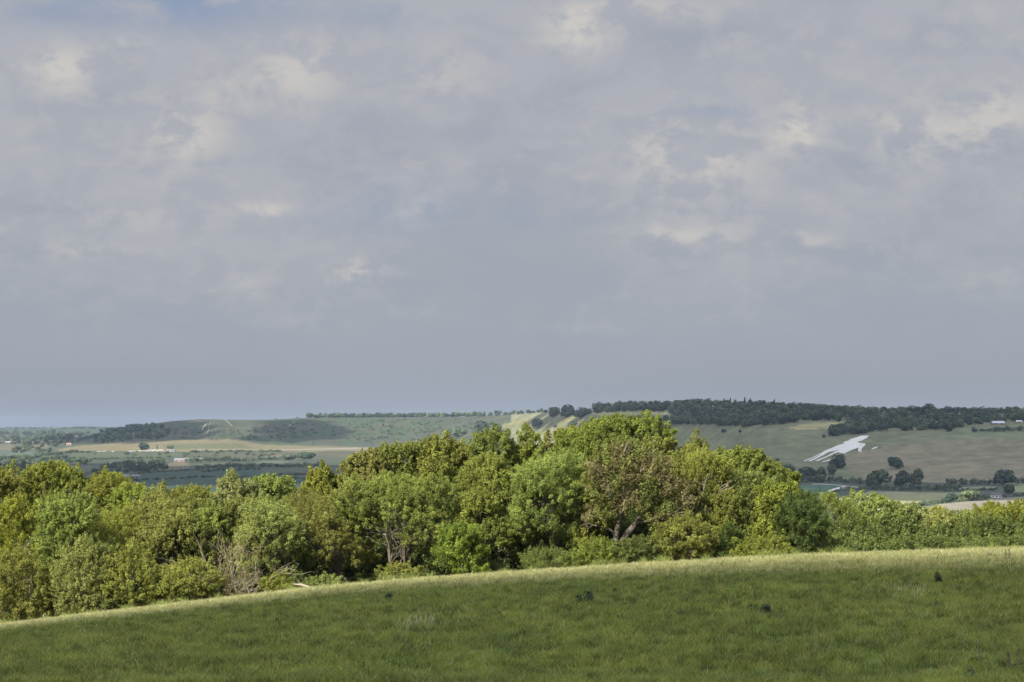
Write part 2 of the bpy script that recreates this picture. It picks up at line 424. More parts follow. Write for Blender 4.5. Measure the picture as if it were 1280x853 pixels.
def crown_points(lobes, rng, spacing, per, cr, skirt=-0.45, inner=0.25, plume=1.9):
    """leaf clump cloud over a union of ellipsoid lobes -> leaf centres, normals, clump id shade"""
    C = np.array([l[:3] for l in lobes], float); Rr = np.array([l[3:] for l in lobes], float)
    area = (Rr[:, 0] * Rr[:, 1] + Rr[:, 0] * Rr[:, 2] + Rr[:, 1] * Rr[:, 2]) / 3 * 4 * PI
    n = max(8, int(area.sum() / spacing ** 2))
    li = rng.choice(len(lobes), n, p=area / area.sum())
    d = rdir(n, rng); d[:, 2] = np.where(d[:, 2] < skirt, -d[:, 2], d[:, 2])
    rad = np.where(rng.random(n) < inner, rng.uniform(.45, .85, n), rng.uniform(.82, 1.12, n))
    pos = C[li] + d * Rr[li] * rad[:, None] + rng.normal(size=(n, 3)) * cr * .45
    q = np.linalg.norm((pos[:, None] - C[None]) / Rr[None], axis=2)
    q[np.arange(n), li] = 9
    keep = q.min(1) > 0.78
    pos, d = pos[keep], d[keep]; n = len(pos)
    crs = cr * rng.uniform(.6, 1.35, n)
    axis = unit(d * .75 + np.array([0, 0, .70]) + rng.normal(size=(n, 3)) * .25)
    per_i = np.maximum(6, (per * (crs / cr) ** 2 * rng.uniform(.6, 1.25, n)).astype(int))
    idx = np.repeat(np.arange(n), per_i); k = len(idx)
    ld = unit(rdir(k, rng) + axis[idx] * .75)
    tt = rng.random(k) ** .9
    lp = pos[idx] + ld * crs[idx][:, None] * (rng.uniform(.15, 1.0, k) ** .5 * (1 - .55 * tt))[:, None] + axis[idx] * (crs[idx] * plume * (tt - .35))[:, None]
    ln = unit(ld * .7 + np.array([0, 0, .30]) + rng.normal(size=(k, 3)) * .5)
    shade = rng.uniform(.78, 1.25, n)[idx]
    return lp, ln, shade

PAL = {
 'mid':   (.142, .164, .038), 'light': (.165, .195, .058), 'yellow': (.152, .178, .034), 'lime': (.122, .168, .028),
 'dark':  (.060, .085, .022), 'olive': (.142, .158, .044), 'brown': (.158, .144, .060), 'fresh': (.146, .176, .036),
 'pale':  (.180, .200, .074), 'deep': (.088, .112, .032), 'straw': (.22, .18, .095)}
def leaf_cols(base, k, rng, shade, var=.10):
    c = np.array(base)[None] * 1.22 * shade[:, None] * rng.uniform(1 - var, 1 + var, k)[:, None]
    y = rng.random(k)[:, None]
    c = c * np.where(y < .18, np.array([[1.18, 1.10, .95]]), np.where(y > .86, np.array([[.8, .95, 1.0]]), 1.0))
    return c

def auto_lobes(W, H, base, depth, rng, form='dome'):
    L = []
    cb = base * H; ch = H - cb
    if form == 'dome':
        L.append((0, 0, cb + ch * .52, W * .36, depth * .36, ch * .46))
        n = 13
        for i in range(n):
            a = rng.uniform(0, 2 * PI); hz = rng.uniform(.18, .80)
            rr = math.sin(PI * min(.92, hz * .62 + .28)) ** .7
            s = rng.uniform(.13, .29)
            L.append((math.cos(a) * W * .5 * rr * (1 - s * .9), math.sin(a) * depth * .5 * rr * (1 - s * .9), cb + ch * hz, W * s, depth * s, min(ch * .30, W * s * rng.uniform(1.2, 2.1))))
        for i in range(3):
            a = rng.uniform(0, 2 * PI); s = rng.uniform(.17, .25)
            L.append((math.cos(a) * W * .18, math.sin(a) * depth * .18, cb + ch * (.99 - s * .75 * W / ch) , W * s, depth * s, W * s))
    elif form == 'tall':
        n = 11
        L.append((0, 0, cb + ch * .5, W * .30, depth * .3, ch * .48))
        for i in range(n):
            a = rng.uniform(0, 2 * PI); hz = rng.uniform(.08, .9)
            s = rng.uniform(.2, .32); o = (1 - abs(hz - .45) * .9) * .5
            L.append((math.cos(a) * W * o * .75, math.sin(a) * depth * o * .75, cb + ch * hz, W * s, depth * s, W * s * 1.2))
    else:  # bush, full to the ground
        L.append((0, 0, H * .45, W * .4, depth * .4, H * .5))
        for i in range(7):
            a = rng.uniform(0, 2 * PI); s = rng.uniform(.22, .34); hz = rng.uniform(.15, .72)
            o = .5 * math.sqrt(max(.05, 1 - hz ** 2)) * (1 - s)
            L.append((math.cos(a) * W * o, math.sin(a) * depth * o, H * hz, W * s, depth * s, H * s * .8))
    return L

def limb(mb, a, b, r0, r1, rng, segs=5, wob=.12, sides=6):
    a = np.array(a, float); b = np.array(b, float); L_ = np.linalg.norm(b - a)
    tt = np.linspace(0, 1, segs + 1)[:, None]
    p = a + (b - a) * tt + rng.normal(size=(segs + 1, 3)) * wob * L_ * .25 * np.sin(PI * tt) 
    p[:, 2] += (np.sin(PI * tt[:, 0]) * L_ * .06)
    mb.tube(p, np.linspace(r0, r1, segs + 1), sides); return p

def twigs(mb, p0, dirv, length, r, depth, rng, sides=4, spread=.55):
    d = np.array(dirv, float) / np.linalg.norm(dirv)
    p = [np.array(p0, float)]
    n = 4
    for i in range(n):
        d = unit(d + rng.normal(size=3) * .16); p.append(p[-1] + d * length / n)
    mb.tube(np.array(p), np.linspace(r, r * .45, n + 1), sides)
    if depth > 0:
        for i in range(rng.integers(3, 6)):
            k = rng.integers(1, n + 1)
            nd_ = unit(d + rng.normal(size=3) * spread)
            twigs(mb, p[k], nd_, length * rng.uniform(.45, .7), r * .5, depth - 1, rng, sides if depth > 1 else 3, spread)

TREES = []
def tree(name, label, cat, u, vtop, Wpx, d, base=.12, pal='mid', form='dome', dens=1.0, trunks=1, seed=0, lobes=None, leaf=.112, depth=None, lean=0, group=None, dead=0, bark=None, limbs=8, vbase=None, skirt=-.45):
    rng = np.random.default_rng(seed + 1000)
    x = (u - CU) / F * d
    zg = ground(x, d) if vbase is None else vz(vbase, d)
    H = (HV - vtop) / F * d - zg
    W = Wpx / F * d * (1.08 if cat == 'tree' else 1.04)
    depth = depth or min(W, 6.5)
    root = empty(name, (x, d, zg)); tag(root, label, cat, group)
    lb = lobes(W, H, depth) if lobes else auto_lobes(W, H, base, depth, rng, form)
    cr = rng.uniform(.22, .36); leaf = leaf * rng.uniform(.8, 1.15)
    lp, ln, sh = crown_points(lb, rng, cr * 1.42 / dens ** .5, int(104 * (cr / .36) ** 1.6), cr, skirt=skirt, plume=rng.uniform(1.3, 2.4))
    lp[:, 2] *= H / np.percentile(lp[:, 2], 99.6)
    ok = lp[:, 2] > 0.03; lp, ln, sh = lp[ok], ln[ok], sh[ok]
    k = len(lp); sz = leaf * rng.uniform(.7, 1.25, k)
    v, f = leaf_quads(lp, ln, sz, sz * .66, rng)
    tint = np.array(PAL[pal]) * rng.uniform(.88, 1.10) * np.array([rng.uniform(.95, 1.10), 1, rng.uniform(.8, 1.08)])
    c = np.repeat(leaf_cols(tint, k, rng, sh), 4, axis=0)
    mesh_np('crown', v, f, M_LEAF, root, c)
    for i in range(trunks):
        mb = MB()
        ox = rng.uniform(-.3, .3) * W * .5 * (trunks > 1); oy = rng.uniform(-1, 1) * .5 * (trunks > 1)
        top = (ox * 1.6 + lean * H * .3, oy, H * rng.uniform(.55, .72))
        rb = H * .016 / (1 if trunks < 3 else 1.6)
        p_ = limb(mb, (ox, oy, -.3), top, rb, rb * .4, rng, 6, .10, 7)
        for q in range(limbs):
            s = lb[rng.integers(len(lb))]
            st_ = p_[rng.integers(2, 6)]
            limb(mb, st_, (s[0] * 1.0, s[1] - s[4] * .8, s[2] + s[5] * rng.uniform(-.3, .5)), rb * .42, rb * .10, rng, 4, .16, 5)
        mb.build('trunk', bark or M_BARK, root, smooth=True)
    for i in range(dead):
        mb = MB()
        z0 = H * rng.uniform(.35, .62); a = rng.uniform(-2.6, -.5)
        twigs(mb, (rng.uniform(-.15, .15) * W, -depth * .3, z0), (math.cos(a), math.sin(a), rng.uniform(.1, .9)), W * .33, .04, 2, rng)
        mb.build('dead_branch', M_PALEBARK, root)
    TREES.append(root)
    return root

# --- back row of the belt (crowns that make the skyline of the wood)
T, S = 'tree', 'shrub'
def w1(W, H, dp): return [(0, 0, H * .6, W * .48, dp * .45, H * .38), (-W * .25, 0, H * .45, W * .25, dp * .3, H * .3), (W * .25, -.5, H * .4, W * .26, dp * .3, H * .3), (0, -dp * .3, H * .32, W * .3, dp * .25, H * .28)]
ROW = [
 # name, label, u, vtop, W, d, base, palette, form, dens, trunks, seed
 ('tree', 'olive tree peeking over the yellowish tree at the wood edge end', -12, 588, 80, 226, .1, 'olive', 'dome'),
 ('tree', 'brownish green narrow tree where the wood runs out of frame', 14, 583, 54, 230, .1, 'olive', 'tall'),
 ('tree', 'broad fresh green dome right above the pale cascading tree', 72, 580, 112, 228, .1, 'fresh', 'dome'),
 ('tree', 'mid green crown sloping down beside the broad fresh dome', 128, 592, 84, 229, .1, 'mid', 'dome'),
 ('tree', 'small yellow green crown below the long white shed', 168, 605, 66, 226, .1, 'yellow', 'dome'),
 ('tree', 'thin olive tree with feathery top above the multi stemmed tree', 205, 607, 58, 224, .1, 'olive', 'tall'),
 ('tree', 'low olive crown between feathery top and pale leafy tower', 243, 609, 62, 224, .1, 'mid', 'dome'),
 ('tree', 'pale leafy tower just behind the bare twiggy shrub', 293, 592, 66, 222, .1, 'pale', 'tall'),
 ('tree', 'pale tree sloping to the notch in the wood skyline', 336, 596, 64, 223, .1, 'light', 'dome'),
 ('tree', 'yellowish tree forming the shoulder just past the skyline notch', 404, 582, 50, 226, .1, 'yellow', 'tall'),
 ('tree', 'green crown rising behind the big round ash, near the notch', 440, 566, 84, 228, .1, 'olive', 'tall'),
 ('tree', 'olive topped crown directly above the big round ash', 497, 556, 84, 230, .1, 'olive', 'dome'),
 ('tree', 'leafy crown below the pair of dark scarp trees', 553, 546, 76, 230, .1, 'mid', 'tall'),
 ('tree', 'tall crown in front of the dark scarp clump', 606, 537, 84, 230, .1, 'mid', 'tall'),
 ('tree', 'orange tinged crown below the lone hilltop field tree', 662, 538, 76, 230, .1, 'yellow', 'tall'),
 ('tree', 'flat olive crown nestling against the highest dome', 706, 537, 62, 232, .1, 'olive', 'dome'),
 ('tree', 'highest dome of the whole wood, bright green and rounded', 766, 520, 130, 230, .1, 'fresh', 'dome'),
 ('tree', 'light green crown filling the flank of the highest dome', 818, 548, 60, 228, .1, 'mid', 'dome'),
 ('tree', 'dense green crown standing proud below the hill turf', 872, 547, 62, 224, .1, 'mid', 'tall'),
 ('tree', 'fresh crown on the falling skyline after the dense crown', 915, 561, 70, 226, .1, 'fresh', 'tall'),
 ('tree', 'green crown lower on the falling skyline, under the hedge trees', 951, 574, 64, 227, .1, 'mid', 'dome'),
 ('tree', 'last tall crown of the belt, beside the dark green tree', 981, 590, 52, 228, .1, 'fresh', 'dome'),
]
for i, (n, lab, u, vt, W, d, b, pal, form) in enumerate(ROW):
    tree(n, lab, T, u, vt, W, d, b, pal, form, dens=.9, seed=i, leaf=.14, group='trees of the woodland belt')

FRONT = [
 ('tree', 'yellowish tree with bare limb at the end of the wood', 22, 622, 72, 211, .12, 'yellow', 'tall', 1, 1, 2),
 ('shrub', 'olive yellow bush on the lowest corner of the meadow edge', 22, 686, 82, 206, 0, 'olive', 'bush', 1, 2, 0),
 ('tree', 'pale leafed tree cascading to the grass in a column', 84, 618, 66, 209, .02, 'light', 'tall', 1.1, 1, 0),
 ('shrub', 'pale green bush at the foot of the cascading tree', 104, 672, 62, 205.5, 0, 'light', 'bush', 1.1, 1, 0),
 ('tree', 'mid green tree standing over a rounded glossy bush', 150, 636, 74, 212, .05, 'mid', 'dome', 1, 1, 0),
 ('shrub', 'rounded glossy green bush with dark hollows under it', 166, 676, 72, 206, 0, 'mid', 'bush', 1.1, 1, 0),
 ('shrub', 'small golden sapling tucked before a dark hollow', 133, 738, 20, 204.5, 0, 'olive', 'bush', 1.2, 1, 0),
 ('tree', 'thin multi stemmed tree with pale upright stems showing', 210, 622, 82, 212, .24, 'olive', 'dome', .85, 6, 0),
 ('tree', 'olive multi stemmed tree next to the bare twiggy shrub', 250, 628, 70, 213, .24, 'olive', 'dome', .8, 5, 0),
 ('shrub', 'yellow green bush spreading below the pale upright stems', 236, 698, 80, 206, 0, 'olive', 'bush', 1.1, 2, 0),
 ('tree', 'sparse olive tree rising behind bare twigs', 303, 622, 66, 213, .2, 'olive', 'tall', .6, 2, 0),
 ('tree', 'pale tree with leaning thin stems past the bare twigs', 345, 622, 74, 210, .22, 'light', 'tall', .85, 5, 0),
 ('shrub', 'small green bush before the leaning thin stems', 350, 712, 36, 205, 0, 'mid', 'bush', 1, 1, 0),
 ('tree', 'olive tree above the fallen branch, trunks bare below', 408, 612, 96, 213, .27, 'olive', 'tall', .9, 7, 0),
 ('tree', 'big round ash with dense even crown over slim trunks', 492, 592, 142, 211, .25, 'mid', 'dome', 1.05, 8, 0),
 ('shrub', 'green bush under the big round ash', 500, 703, 46, 205.5, 0, 'mid', 'bush', 1, 1, 0),
 ('shrub', 'little pale bush near the fallen branch tip', 404, 716, 30, 205.5, 0, 'light', 'bush', .8, 1, 0),
 ('tree', 'lime green young tree glowing near the white post', 578, 654, 52, 206.5, .02, 'lime', 'dome', 1.1, 1, 0),
 ('tree', 'tall tree with bare straight trunk by the white post', 622, 570, 90, 212, .30, 'mid', 'tall', .95, 4, 0),
 ('tree', 'broad tree with whitish trunks at its foot', 684, 566, 104, 212, .25, 'light', 'tall', 1, 6, 0),
 ('tree', 'yellow green slim tree against the brown half dead tree', 736, 592, 58, 212, .1, 'yellow', 'tall', 1, 1, 0),
 ('shrub', 'dark low bush under the whitish trunks', 694, 686, 62, 206, 0, 'deep', 'bush', 1, 1, 0),
 ('shrub', 'green bush left hollow beside the forked trunk', 742, 672, 46, 206.5, 0, 'mid', 'bush', 1, 1, 0),
 ('shrub', 'dark green bush hiding the foot of the forked trunk', 801, 670, 48, 205.5, 0, 'deep', 'bush', 1.1, 1, 0),
 ('shrub', 'mid green bush between the dark bush and the holly', 858, 640, 66, 206, 0, 'mid', 'bush', 1.1, 2, 0),
 ('tree', 'tree with a spray of bare grey twigs in mid crown', 886, 566, 74, 212, .1, 'mid', 'dome', 1, 2, 5),
 ('tree', 'olive tree behind the smooth low bushes', 928, 588, 66, 213, .1, 'olive', 'dome', .9, 1, 2),
 ('shrub', 'very dark holly in the gap beside smooth bushes', 912, 654, 26, 206, 0, 'dark', 'bush', 1.2, 1, 0),
 ('shrub', 'smooth rounded low bush, lighter of the neighbouring two', 934, 671, 32, 205, 0, 'fresh', 'bush', 1.4, 1, 0),
 ('shrub', 'smooth rounded low bush touching the dark green tree', 964, 668, 38, 205.5, 0, 'mid', 'bush', 1.4, 1, 0),
 ('tree', 'bright tree above the smooth rounded bushes', 966, 602, 54, 210, .05, 'fresh', 'dome', 1, 1, 0),
 ('tree', 'dark green dense tree breaking the bright belt', 1004, 614, 52, 208, 0, 'dark', 'dome', 1.2, 1, 0),
 ('tree', 'feathery tree adjoining the dark green tree', 1046, 617, 60, 222, .05, 'mid', 'dome', 1, 1, 0),
 ('tree', 'pale topped rounded tree under the far pale field', 1092, 617, 66, 226, .05, 'light', 'dome', 1, 1, 0),
 ('tree', 'low wispy tree just before the bare brown field', 1134, 631, 54, 228, .05, 'pale', 'dome', 1, 1, 0),
 ('tree', 'whitish leafed low tree in front of the brown field', 1170, 634, 50, 226, .05, 'pale', 'dome', 1, 1, 0),
 ('tree', 'low pale tree in the dip of the brown field skyline', 1202, 639, 46, 227, .05, 'light', 'dome', 1, 1, 0),
 ('tree', 'yellow green tree below the white far house', 1238, 629, 52, 226, .05, 'yellow', 'dome', 1, 1, 0),
 ('tree', 'bright yellow tree at the far end past the white house', 1275, 626, 54, 228, .05, 'yellow', 'dome', 1, 1, 0),
 ('tree', 'olive tree rising over the dead brown shoots', 1222, 641, 40, 222, .05, 'olive', 'dome', .9, 1, 0),
]
for i, (n, lab, u, vt, W, d, b, pal, form, dens, tr, dead) in enumerate(FRONT):
    cat = 'shrub' if n == 'shrub' else 'tree'
    tree(n, lab, cat, u, vt, W, d, b, pal, form, dens=dens, trunks=tr, seed=100 + i, dead=dead, group='trees of the woodland belt' if cat == 'tree' else 'bushes along the meadow edge', bark=M_SLIM if tr >= 4 else None, skirt=-.25 if tr >= 4 else (-.95 if b < .1 else -.45))

def undergrowth():
    rng = np.random.default_rng(77); lb = []
    for u in np.arange(-260, 1560, 7.0):
        for d_, hh in ((209.5, 1.5), (214.5, 3.2), (220, 6.0), (225, 5.0), (227, 3.0)):
            if d_ < 216 and (372 < u < 556 or 606 < u < 668 or 372 < u < 420 or 196 < u < 0): continue
            x = (u + rng.normal() * 5 - CU) / F * d_; y = d_ + rng.normal() * .8
            H = hh * rng.uniform(.55, 1.15) * np.interp(u, [0, 990, 1040], [1, 1, .55])
            lb.append((x, y, ground(x, y) + H * .45, rng.uniform(.8, 1.5), .9, H * .6))
    lp, ln, sh = crown_points(lb, rng, .58, 60, .38)
    k = len(lp); sz = .16 * rng.uniform(.7, 1.25, k)
    v, f = leaf_quads(lp, ln, sz, sz * .66, rng)
    c = leaf_cols(PAL['deep'], k, rng, sh)
    tag(mesh_np('undergrowth', v, f, M_LEAF, None, np.repeat(c, 4, axis=0)), 'deep green undergrowth filling the wood between its trunks', 'undergrowth', kind='stuff')
undergrowth()

# brown half dead forked tree
def forked():
    rng = np.random.default_rng(55)
    u, d = 772, 209.0; x = (u - CU) / F * d; zg = ground(x, d)
    s = d / F
    root = empty('tree', (x, d, zg)); tag(root, 'brown half dead tree with thick forked trunk and thin crown', 'tree', 'trees of the woodland belt')
    P = lambda uu_, vv_, y=0: np.array(((uu_ - u) * s, y, (HV - vv_) * s - zg))
    mb = MB()
    mb.tube([P(770, 712), P(771, 694), P(773, 683)], [.42, .36, .34], 8)
    mb.tube([P(773, 684), P(784, 668), P(795, 655), P(806, 640, .3), P(822, 632, .4), P(838, 622, .5)], [.30, .26, .22, .17, .13, .06], 7)
    mb.tube([P(771, 688), P(770, 668, -.2), P(776, 648), P(779, 625), P(780, 602), P(776, 575)], [.27, .22, .19, .17, .11, .04], 7)
    mb.tube([P(771, 672), P(762, 662, -.3), P(752, 660, -.5), P(745, 655, -.6)], [.12, .10, .07, .03], 6)
    mb.tube([P(779, 628), P(790, 612), P(800, 590), P(806, 572)], [.13, .1, .07, .03], 6)
    mb.tube([P(778, 640), P(764, 624), P(758, 606), P(752, 590)], [.12, .09, .06, .03], 6)
    mb.tube([P(795, 655), P(812, 651, -.5), P(835, 650, -.8)], [.12, .08, .03], 6)
    mb.build('trunk', M_DARKBARK, root, smooth=True)
    for a, b, dv in [(760, 620, (-1, -.4, .6)), (756, 600, (-.7, -.5, .9)), (776, 585, (.1, -.4, 1)), (800, 590, (.5, -.4, 1)), (812, 640, (1, -.4, .2)), (826, 632, (1, -.4, .5)), (748, 658, (-1, -.5, .3)), (770, 610, (-.4, -.6, 1)), (806, 612, (.8, -.6, .5)), (835, 640, (1, -.3, -.3)), (786, 650, (-.6, -.9, .6))]:
        mb = MB(); twigs(mb, P(a, b, -.4), dv, 1.7, .033, 2, rng); mb.build('dead_branch', M_PALEBARK, root)
    lb = []
    for a, b, w, h in [(786, 578, 34, 20), (760, 596, 22, 20), (808, 592, 26, 24), (780, 604, 26, 18), (838, 614, 20, 14), (832, 646, 22, 10), (812, 618, 18, 14), (756, 614, 18, 14), (846, 634, 14, 12), (800, 632, 20, 12), (764, 636, 14, 9), (752, 646, 12, 8), (822, 652, 16, 9)]:
        q = P(a, b); lb.append((q[0], rng.uniform(-.8, .3), q[2], w * s, 1.6, h * s))
    lp, ln, sh = crown_points(lb, rng, .60, 60, .45, skirt=-.6)
    k = len(lp); sz = .19 * rng.uniform(.6, 1.2, k)
    v, f = leaf_quads(lp, ln, sz, sz * .6, rng)
    br = np.array(PAL['brown']); gr = np.array(PAL['olive'])
    w = (fbm(lp[:, 0] * .8, lp[:, 2] * .8) > .46)[:, None]
    c = np.where(w, gr, br) * sh[:, None] * rng.uniform(.85, 1.15, k)[:, None]
    mesh_np('crown', v, f, M_LEAF, root, np.repeat(c, 4, axis=0))
forked()

# bare twiggy shrub
def bare_shrub():
    rng = np.random.default_rng(21)
    u, d = 290, 205.5; x = (u - CU) / F * d; zg = ground(x, d); s = d / F
    root = empty('shrub', (x, d, zg)); tag(root, 'bare twiggy shrub of pale dry branches at the meadow edge', 'shrub', 'bushes along the meadow edge')
    for i in range(18):
        mb = MB(); a = rng.uniform(-PI, PI)
        twigs(mb, (rng.uniform(-1.9, 1.9), rng.uniform(-.3, .8), rng.uniform(0, 1.0)), (math.cos(a) * .8, math.sin(a) * .5 - .2, rng.uniform(.35, 1.3)), rng.uniform(1.6, 2.8), .036, 3 if i < 6 else 2, rng, spread=.6)
        mb.build('branch', M_PALEBARK, root)
    lb = [(-1.2, .3, .8, 1.2, .9, .9), (1.0, .2, .9, 1.5, .9, 1.0), (.2, .6, 2.2, 1.6, .9, 1.3), (1.4, .6, 3.2, .9, .8, 1.0)]
    lp, ln, sh = crown_points(lb, rng, .85, 30, .42)
    ok = lp[:, 2] > .02; lp, ln, sh = lp[ok], ln[ok], sh[ok]
    k = len(lp); sz = .15 * rng.uniform(.6, 1.2, k)
    v, f = leaf_quads(lp, ln, sz, sz * .6, rng)
    c = np.where((rng.random(k) < .6)[:, None], np.array(PAL['straw']), np.array(PAL['olive'])) * sh[:, None]
    mesh_np('dry_leaves', v, f, M_LEAF, root, np.repeat(c, 4, axis=0))
bare_shrub()

# fallen branch, white post
d = 204.0
x = (380 - CU) / F * d; zg = ground(x, d)
mb = MB(); s = d / F
pts = [((a - 380) * s, y, (HV - b) * s - zg) for a, b, y in [(366, 731, .5), (376, 731.5, .3), (386, 734.5, 0), (396, 739, -.3)]]
mb.tube(pts, [.05, .10, .12, .13], 7)
mb.tube([pts[1], (pts[1][0] - .3, .2, pts[1][2] + .4)], [.05, .02], 5)
o = mb.build('fallen_branch', M_PALEBARK, smooth=True); o.location = (x, d, zg); tag(o, 'pale fallen branch propped at the meadow edge', 'branch')
for (u, vt, w, lab) in [(607, 718.5, .14, 'short white post at the meadow edge by the lime green tree'), (792, 703, .10, 'thin stub of a grey post in front of the dark green bush')]:
    d = 201.5; x = (u - CU) / F * d; zg = ground(x, d); h = (HV - vt) * d / F - zg
    me = bpy.data.meshes.new('fence_post'); bm = bmesh.new()
    bmesh.ops.create_cone(bm, cap_ends=True, segments=10, radius1=w * .55, radius2=w * .5, depth=h + .3)
    bmesh.ops.translate(bm, verts=bm.verts[:], vec=(0, 0, (h - .3) / 2))
    top = max(bm.faces, key=lambda f: f.calc_center_median().z)
    r = bmesh.ops.extrude_face_region(bm, geom=[top]); vs = [e for e in r['geom'] if isinstance(e, bmesh.types.BMVert)]
    bmesh.ops.scale(bm, verts=vs, vec=(.4, .4, 1), space=__import__('mathutils').Matrix.Translation((0, 0, -h)))
    bmesh.ops.translate(bm, verts=vs, vec=(0, 0, .05))
    bm.to_mesh(me); bm.free(); me.materials.append(M_POST if w > .12 else M_PALEBARK)
    o = bpy.data.objects.new('fence_post', me); link(o); o.location = (x, d, zg); tag(o, lab, 'post')

# ------------------------------------------------------------------ meadow grass
def grass():
    rng = np.random.default_rng(5)
    N = 1250000
    # density ~ 1/d^1.1 over the wedge
    d = 66 + (203.5 - 66) * rng.random(N) ** 1.05
    u = np.where(rng.random(N) < .80, rng.uniform(-50, 1330, N), np.where(rng.random(N) < .5, rng.uniform(-480, -50, N), rng.uniform(1330, 1760, N)))
    x = (u - CU) / F * d
    z = z_near(u, d) + 0.16 * (fbm(x / 9, d / 9) - .5) * np.where(d < 150, 1, np.clip((198 - d) / 30, 0, 1))
    tuss = fbm(x / .9, d / 1.5, 3); patch = fbm(x / 3 + 3, d / 9, 4); big = fbm(x / 25 + 7, d / 50, 2)
    h = (.09 + .24 * np.clip((tuss - .38) * 2.8, 0, 1)) * rng.uniform(.6, 1.3, N)
    seed = rng.random(N) < np.clip((d - np.interp(u, [0, 700, 1280], [150, 147, 135])) / 60, .004, .26)
    h = np.where(seed, rng.uniform(.28, .50, N), h)
    w = np.where(seed, .006, .011) * (0.5 + d / 160) * rng.uniform(.7, 1.2, N)
    a = rng.uniform(0, 2 * PI, N)
    side = np.stack([np.cos(a), np.sin(a) * .5, np.zeros(N)], 1); side /= np.linalg.norm(side, axis=1)[:, None]
    lean = rng.normal(size=(N, 2)) * .30 + np.array([.08, -.02]) * 1.0
    b = np.stack([x, d, z - .02], 1)
    off = np.stack([lean[:, 0], lean[:, 1], np.ones(N)], 1)
    mid = b + off * (h * .55)[:, None]
    tip = b + np.stack([lean[:, 0] * 1.9, lean[:, 1] * 1.9, np.full(N, .95)], 1) * h[:, None]
    V = np.empty((N, 5, 3))
    V[:, 0] = b - side * w[:, None] * .5; V[:, 1] = b + side * w[:, None] * .5
    mw = np.where(seed, .8, .42) * w
    V[:, 2] = mid - side * mw[:, None]; V[:, 3] = mid + side * mw[:, None]; V[:, 4] = tip
    i = np.arange(N)[:, None] * 5
    Fc = np.concatenate([i + np.array([[0, 1, 3]]), i + np.array([[0, 3, 2]]), i + np.array([[2, 3, 4]])], 0)
    green = np.array((.140, .168, .034)); dark = np.array((.098, .134, .030)); yel = np.array((.165, .165, .044)); straw = np.array((.25, .25, .115)); red = np.array((.20, .155, .065))
    pm = np.clip((patch * .65 + tuss * .35 - .40) / .20, 0, 1)[:, None]
    c = dark * (1 - pm) + green * pm
    ym = np.clip((big - .45) * 3 + rng.normal(size=N) * .25, 0, 1)[:, None] * .55
    c = c * (1 - ym) + yel * ym
    c = np.where((rng.random(N) < .035)[:, None], straw * .75, c)
    c = np.where(seed[:, None], np.where((rng.random(N) < .2)[:, None], red, straw), c)
    fleck = vnoise(x / .30 + 31, d / .75 + 11); fl2 = vnoise(x / .9 + 3, d / 2.0 + 71)
    c = c * (.50 + .62 * fleck + .38 * fl2)[:, None] * rng.uniform(.82, 1.18, N)[:, None] * 1.14
    # tussocks: clustered taller blades, each tussock with its own green
    NT, NB = 15000, 20
    td = 66 + (203 - 66) * rng.random(NT) ** 1.05; tu = rng.uniform(-50, 1330, NT)
    kd = np.repeat(td, NB) + rng.normal(size=NT * NB) * .12; kx = np.repeat((tu - CU) / F * td, NB) + rng.normal(size=NT * NB) * .10
    kz = z_near(CU + F * kx / kd, kd) + 0.16 * (fbm(kx / 9, kd / 9) - .5) * np.where(kd < 150, 1, np.clip((198 - kd) / 30, 0, 1))
    kh = np.repeat(rng.uniform(.16, .40, NT), NB) * rng.uniform(.6, 1.15, NT * NB)
    kl = rng.normal(size=(NT * NB, 2)) * .35
    M_ = NT * NB; kb = np.stack([kx, kd, kz - .02], 1); kw = (.013 * (.5 + kd / 160))[:, None]
    ks = np.tile(np.array([[1., .2, 0]]), (M_, 1))
    V2 = np.empty((M_, 5, 3)); V2[:, 0] = kb - ks * kw * .5; V2[:, 1] = kb + ks * kw * .5
    km = kb + np.stack([kl[:, 0], kl[:, 1], np.ones(M_)], 1) * (kh * .55)[:, None]
    V2[:, 2] = km - ks * kw * .42; V2[:, 3] = km + ks * kw * .42
    V2[:, 4] = kb + np.stack([kl[:, 0] * 2, kl[:, 1] * 2, np.full(M_, .95)], 1) * kh[:, None]
    tk = rng.random(NT)
    tc_ = np.where((tk < .45)[:, None], dark * .60, np.where((tk < .85)[:, None], green * 1.05, yel * 1.1)) * rng.uniform(.75, 1.2, NT)[:, None]
    c2 = np.repeat(tc_, NB, axis=0)
    i2 = (np.arange(M_) + N)[:, None] * 5
    V = np.concatenate([V, V2]); c = np.concatenate([c, c2])
    Fc = np.concatenate([Fc, i2 + np.array([[0, 1, 3]]), i2 + np.array([[0, 3, 2]]), i2 + np.array([[2, 3, 4]])], 0)
    # long rank grass and nettles along the foot of the wood
    M3 = 26000; eu = rng.uniform(-300, 1600, M3); clump = vnoise(eu / 7 + 5, eu * 0 + 2)
    ed = 200.5 + rng.random(M3) * 5.0; ex = (eu - CU) / F * ed
    ez = np.array([ground(a_, b_) for a_, b_ in zip(ex, ed)]); eh = (.25 + 1.0 * np.clip(clump - .38, 0, 1)) * rng.uniform(.6, 1.25, M3)
    el = rng.normal(size=(M3, 2)) * .25; eb = np.stack([ex, ed, ez - .02], 1); ew = np.full((M3, 1), .03); es = np.tile(np.array([[1., .2, 0]]), (M3, 1))
    V3 = np.empty((M3, 5, 3)); V3[:, 0] = eb - es * ew * .5; V3[:, 1] = eb + es * ew * .5
    em = eb + np.stack([el[:, 0], el[:, 1], np.ones(M3)], 1) * (eh * .55)[:, None]
    V3[:, 2] = em - es * ew * .5; V3[:, 3] = em + es * ew * .5
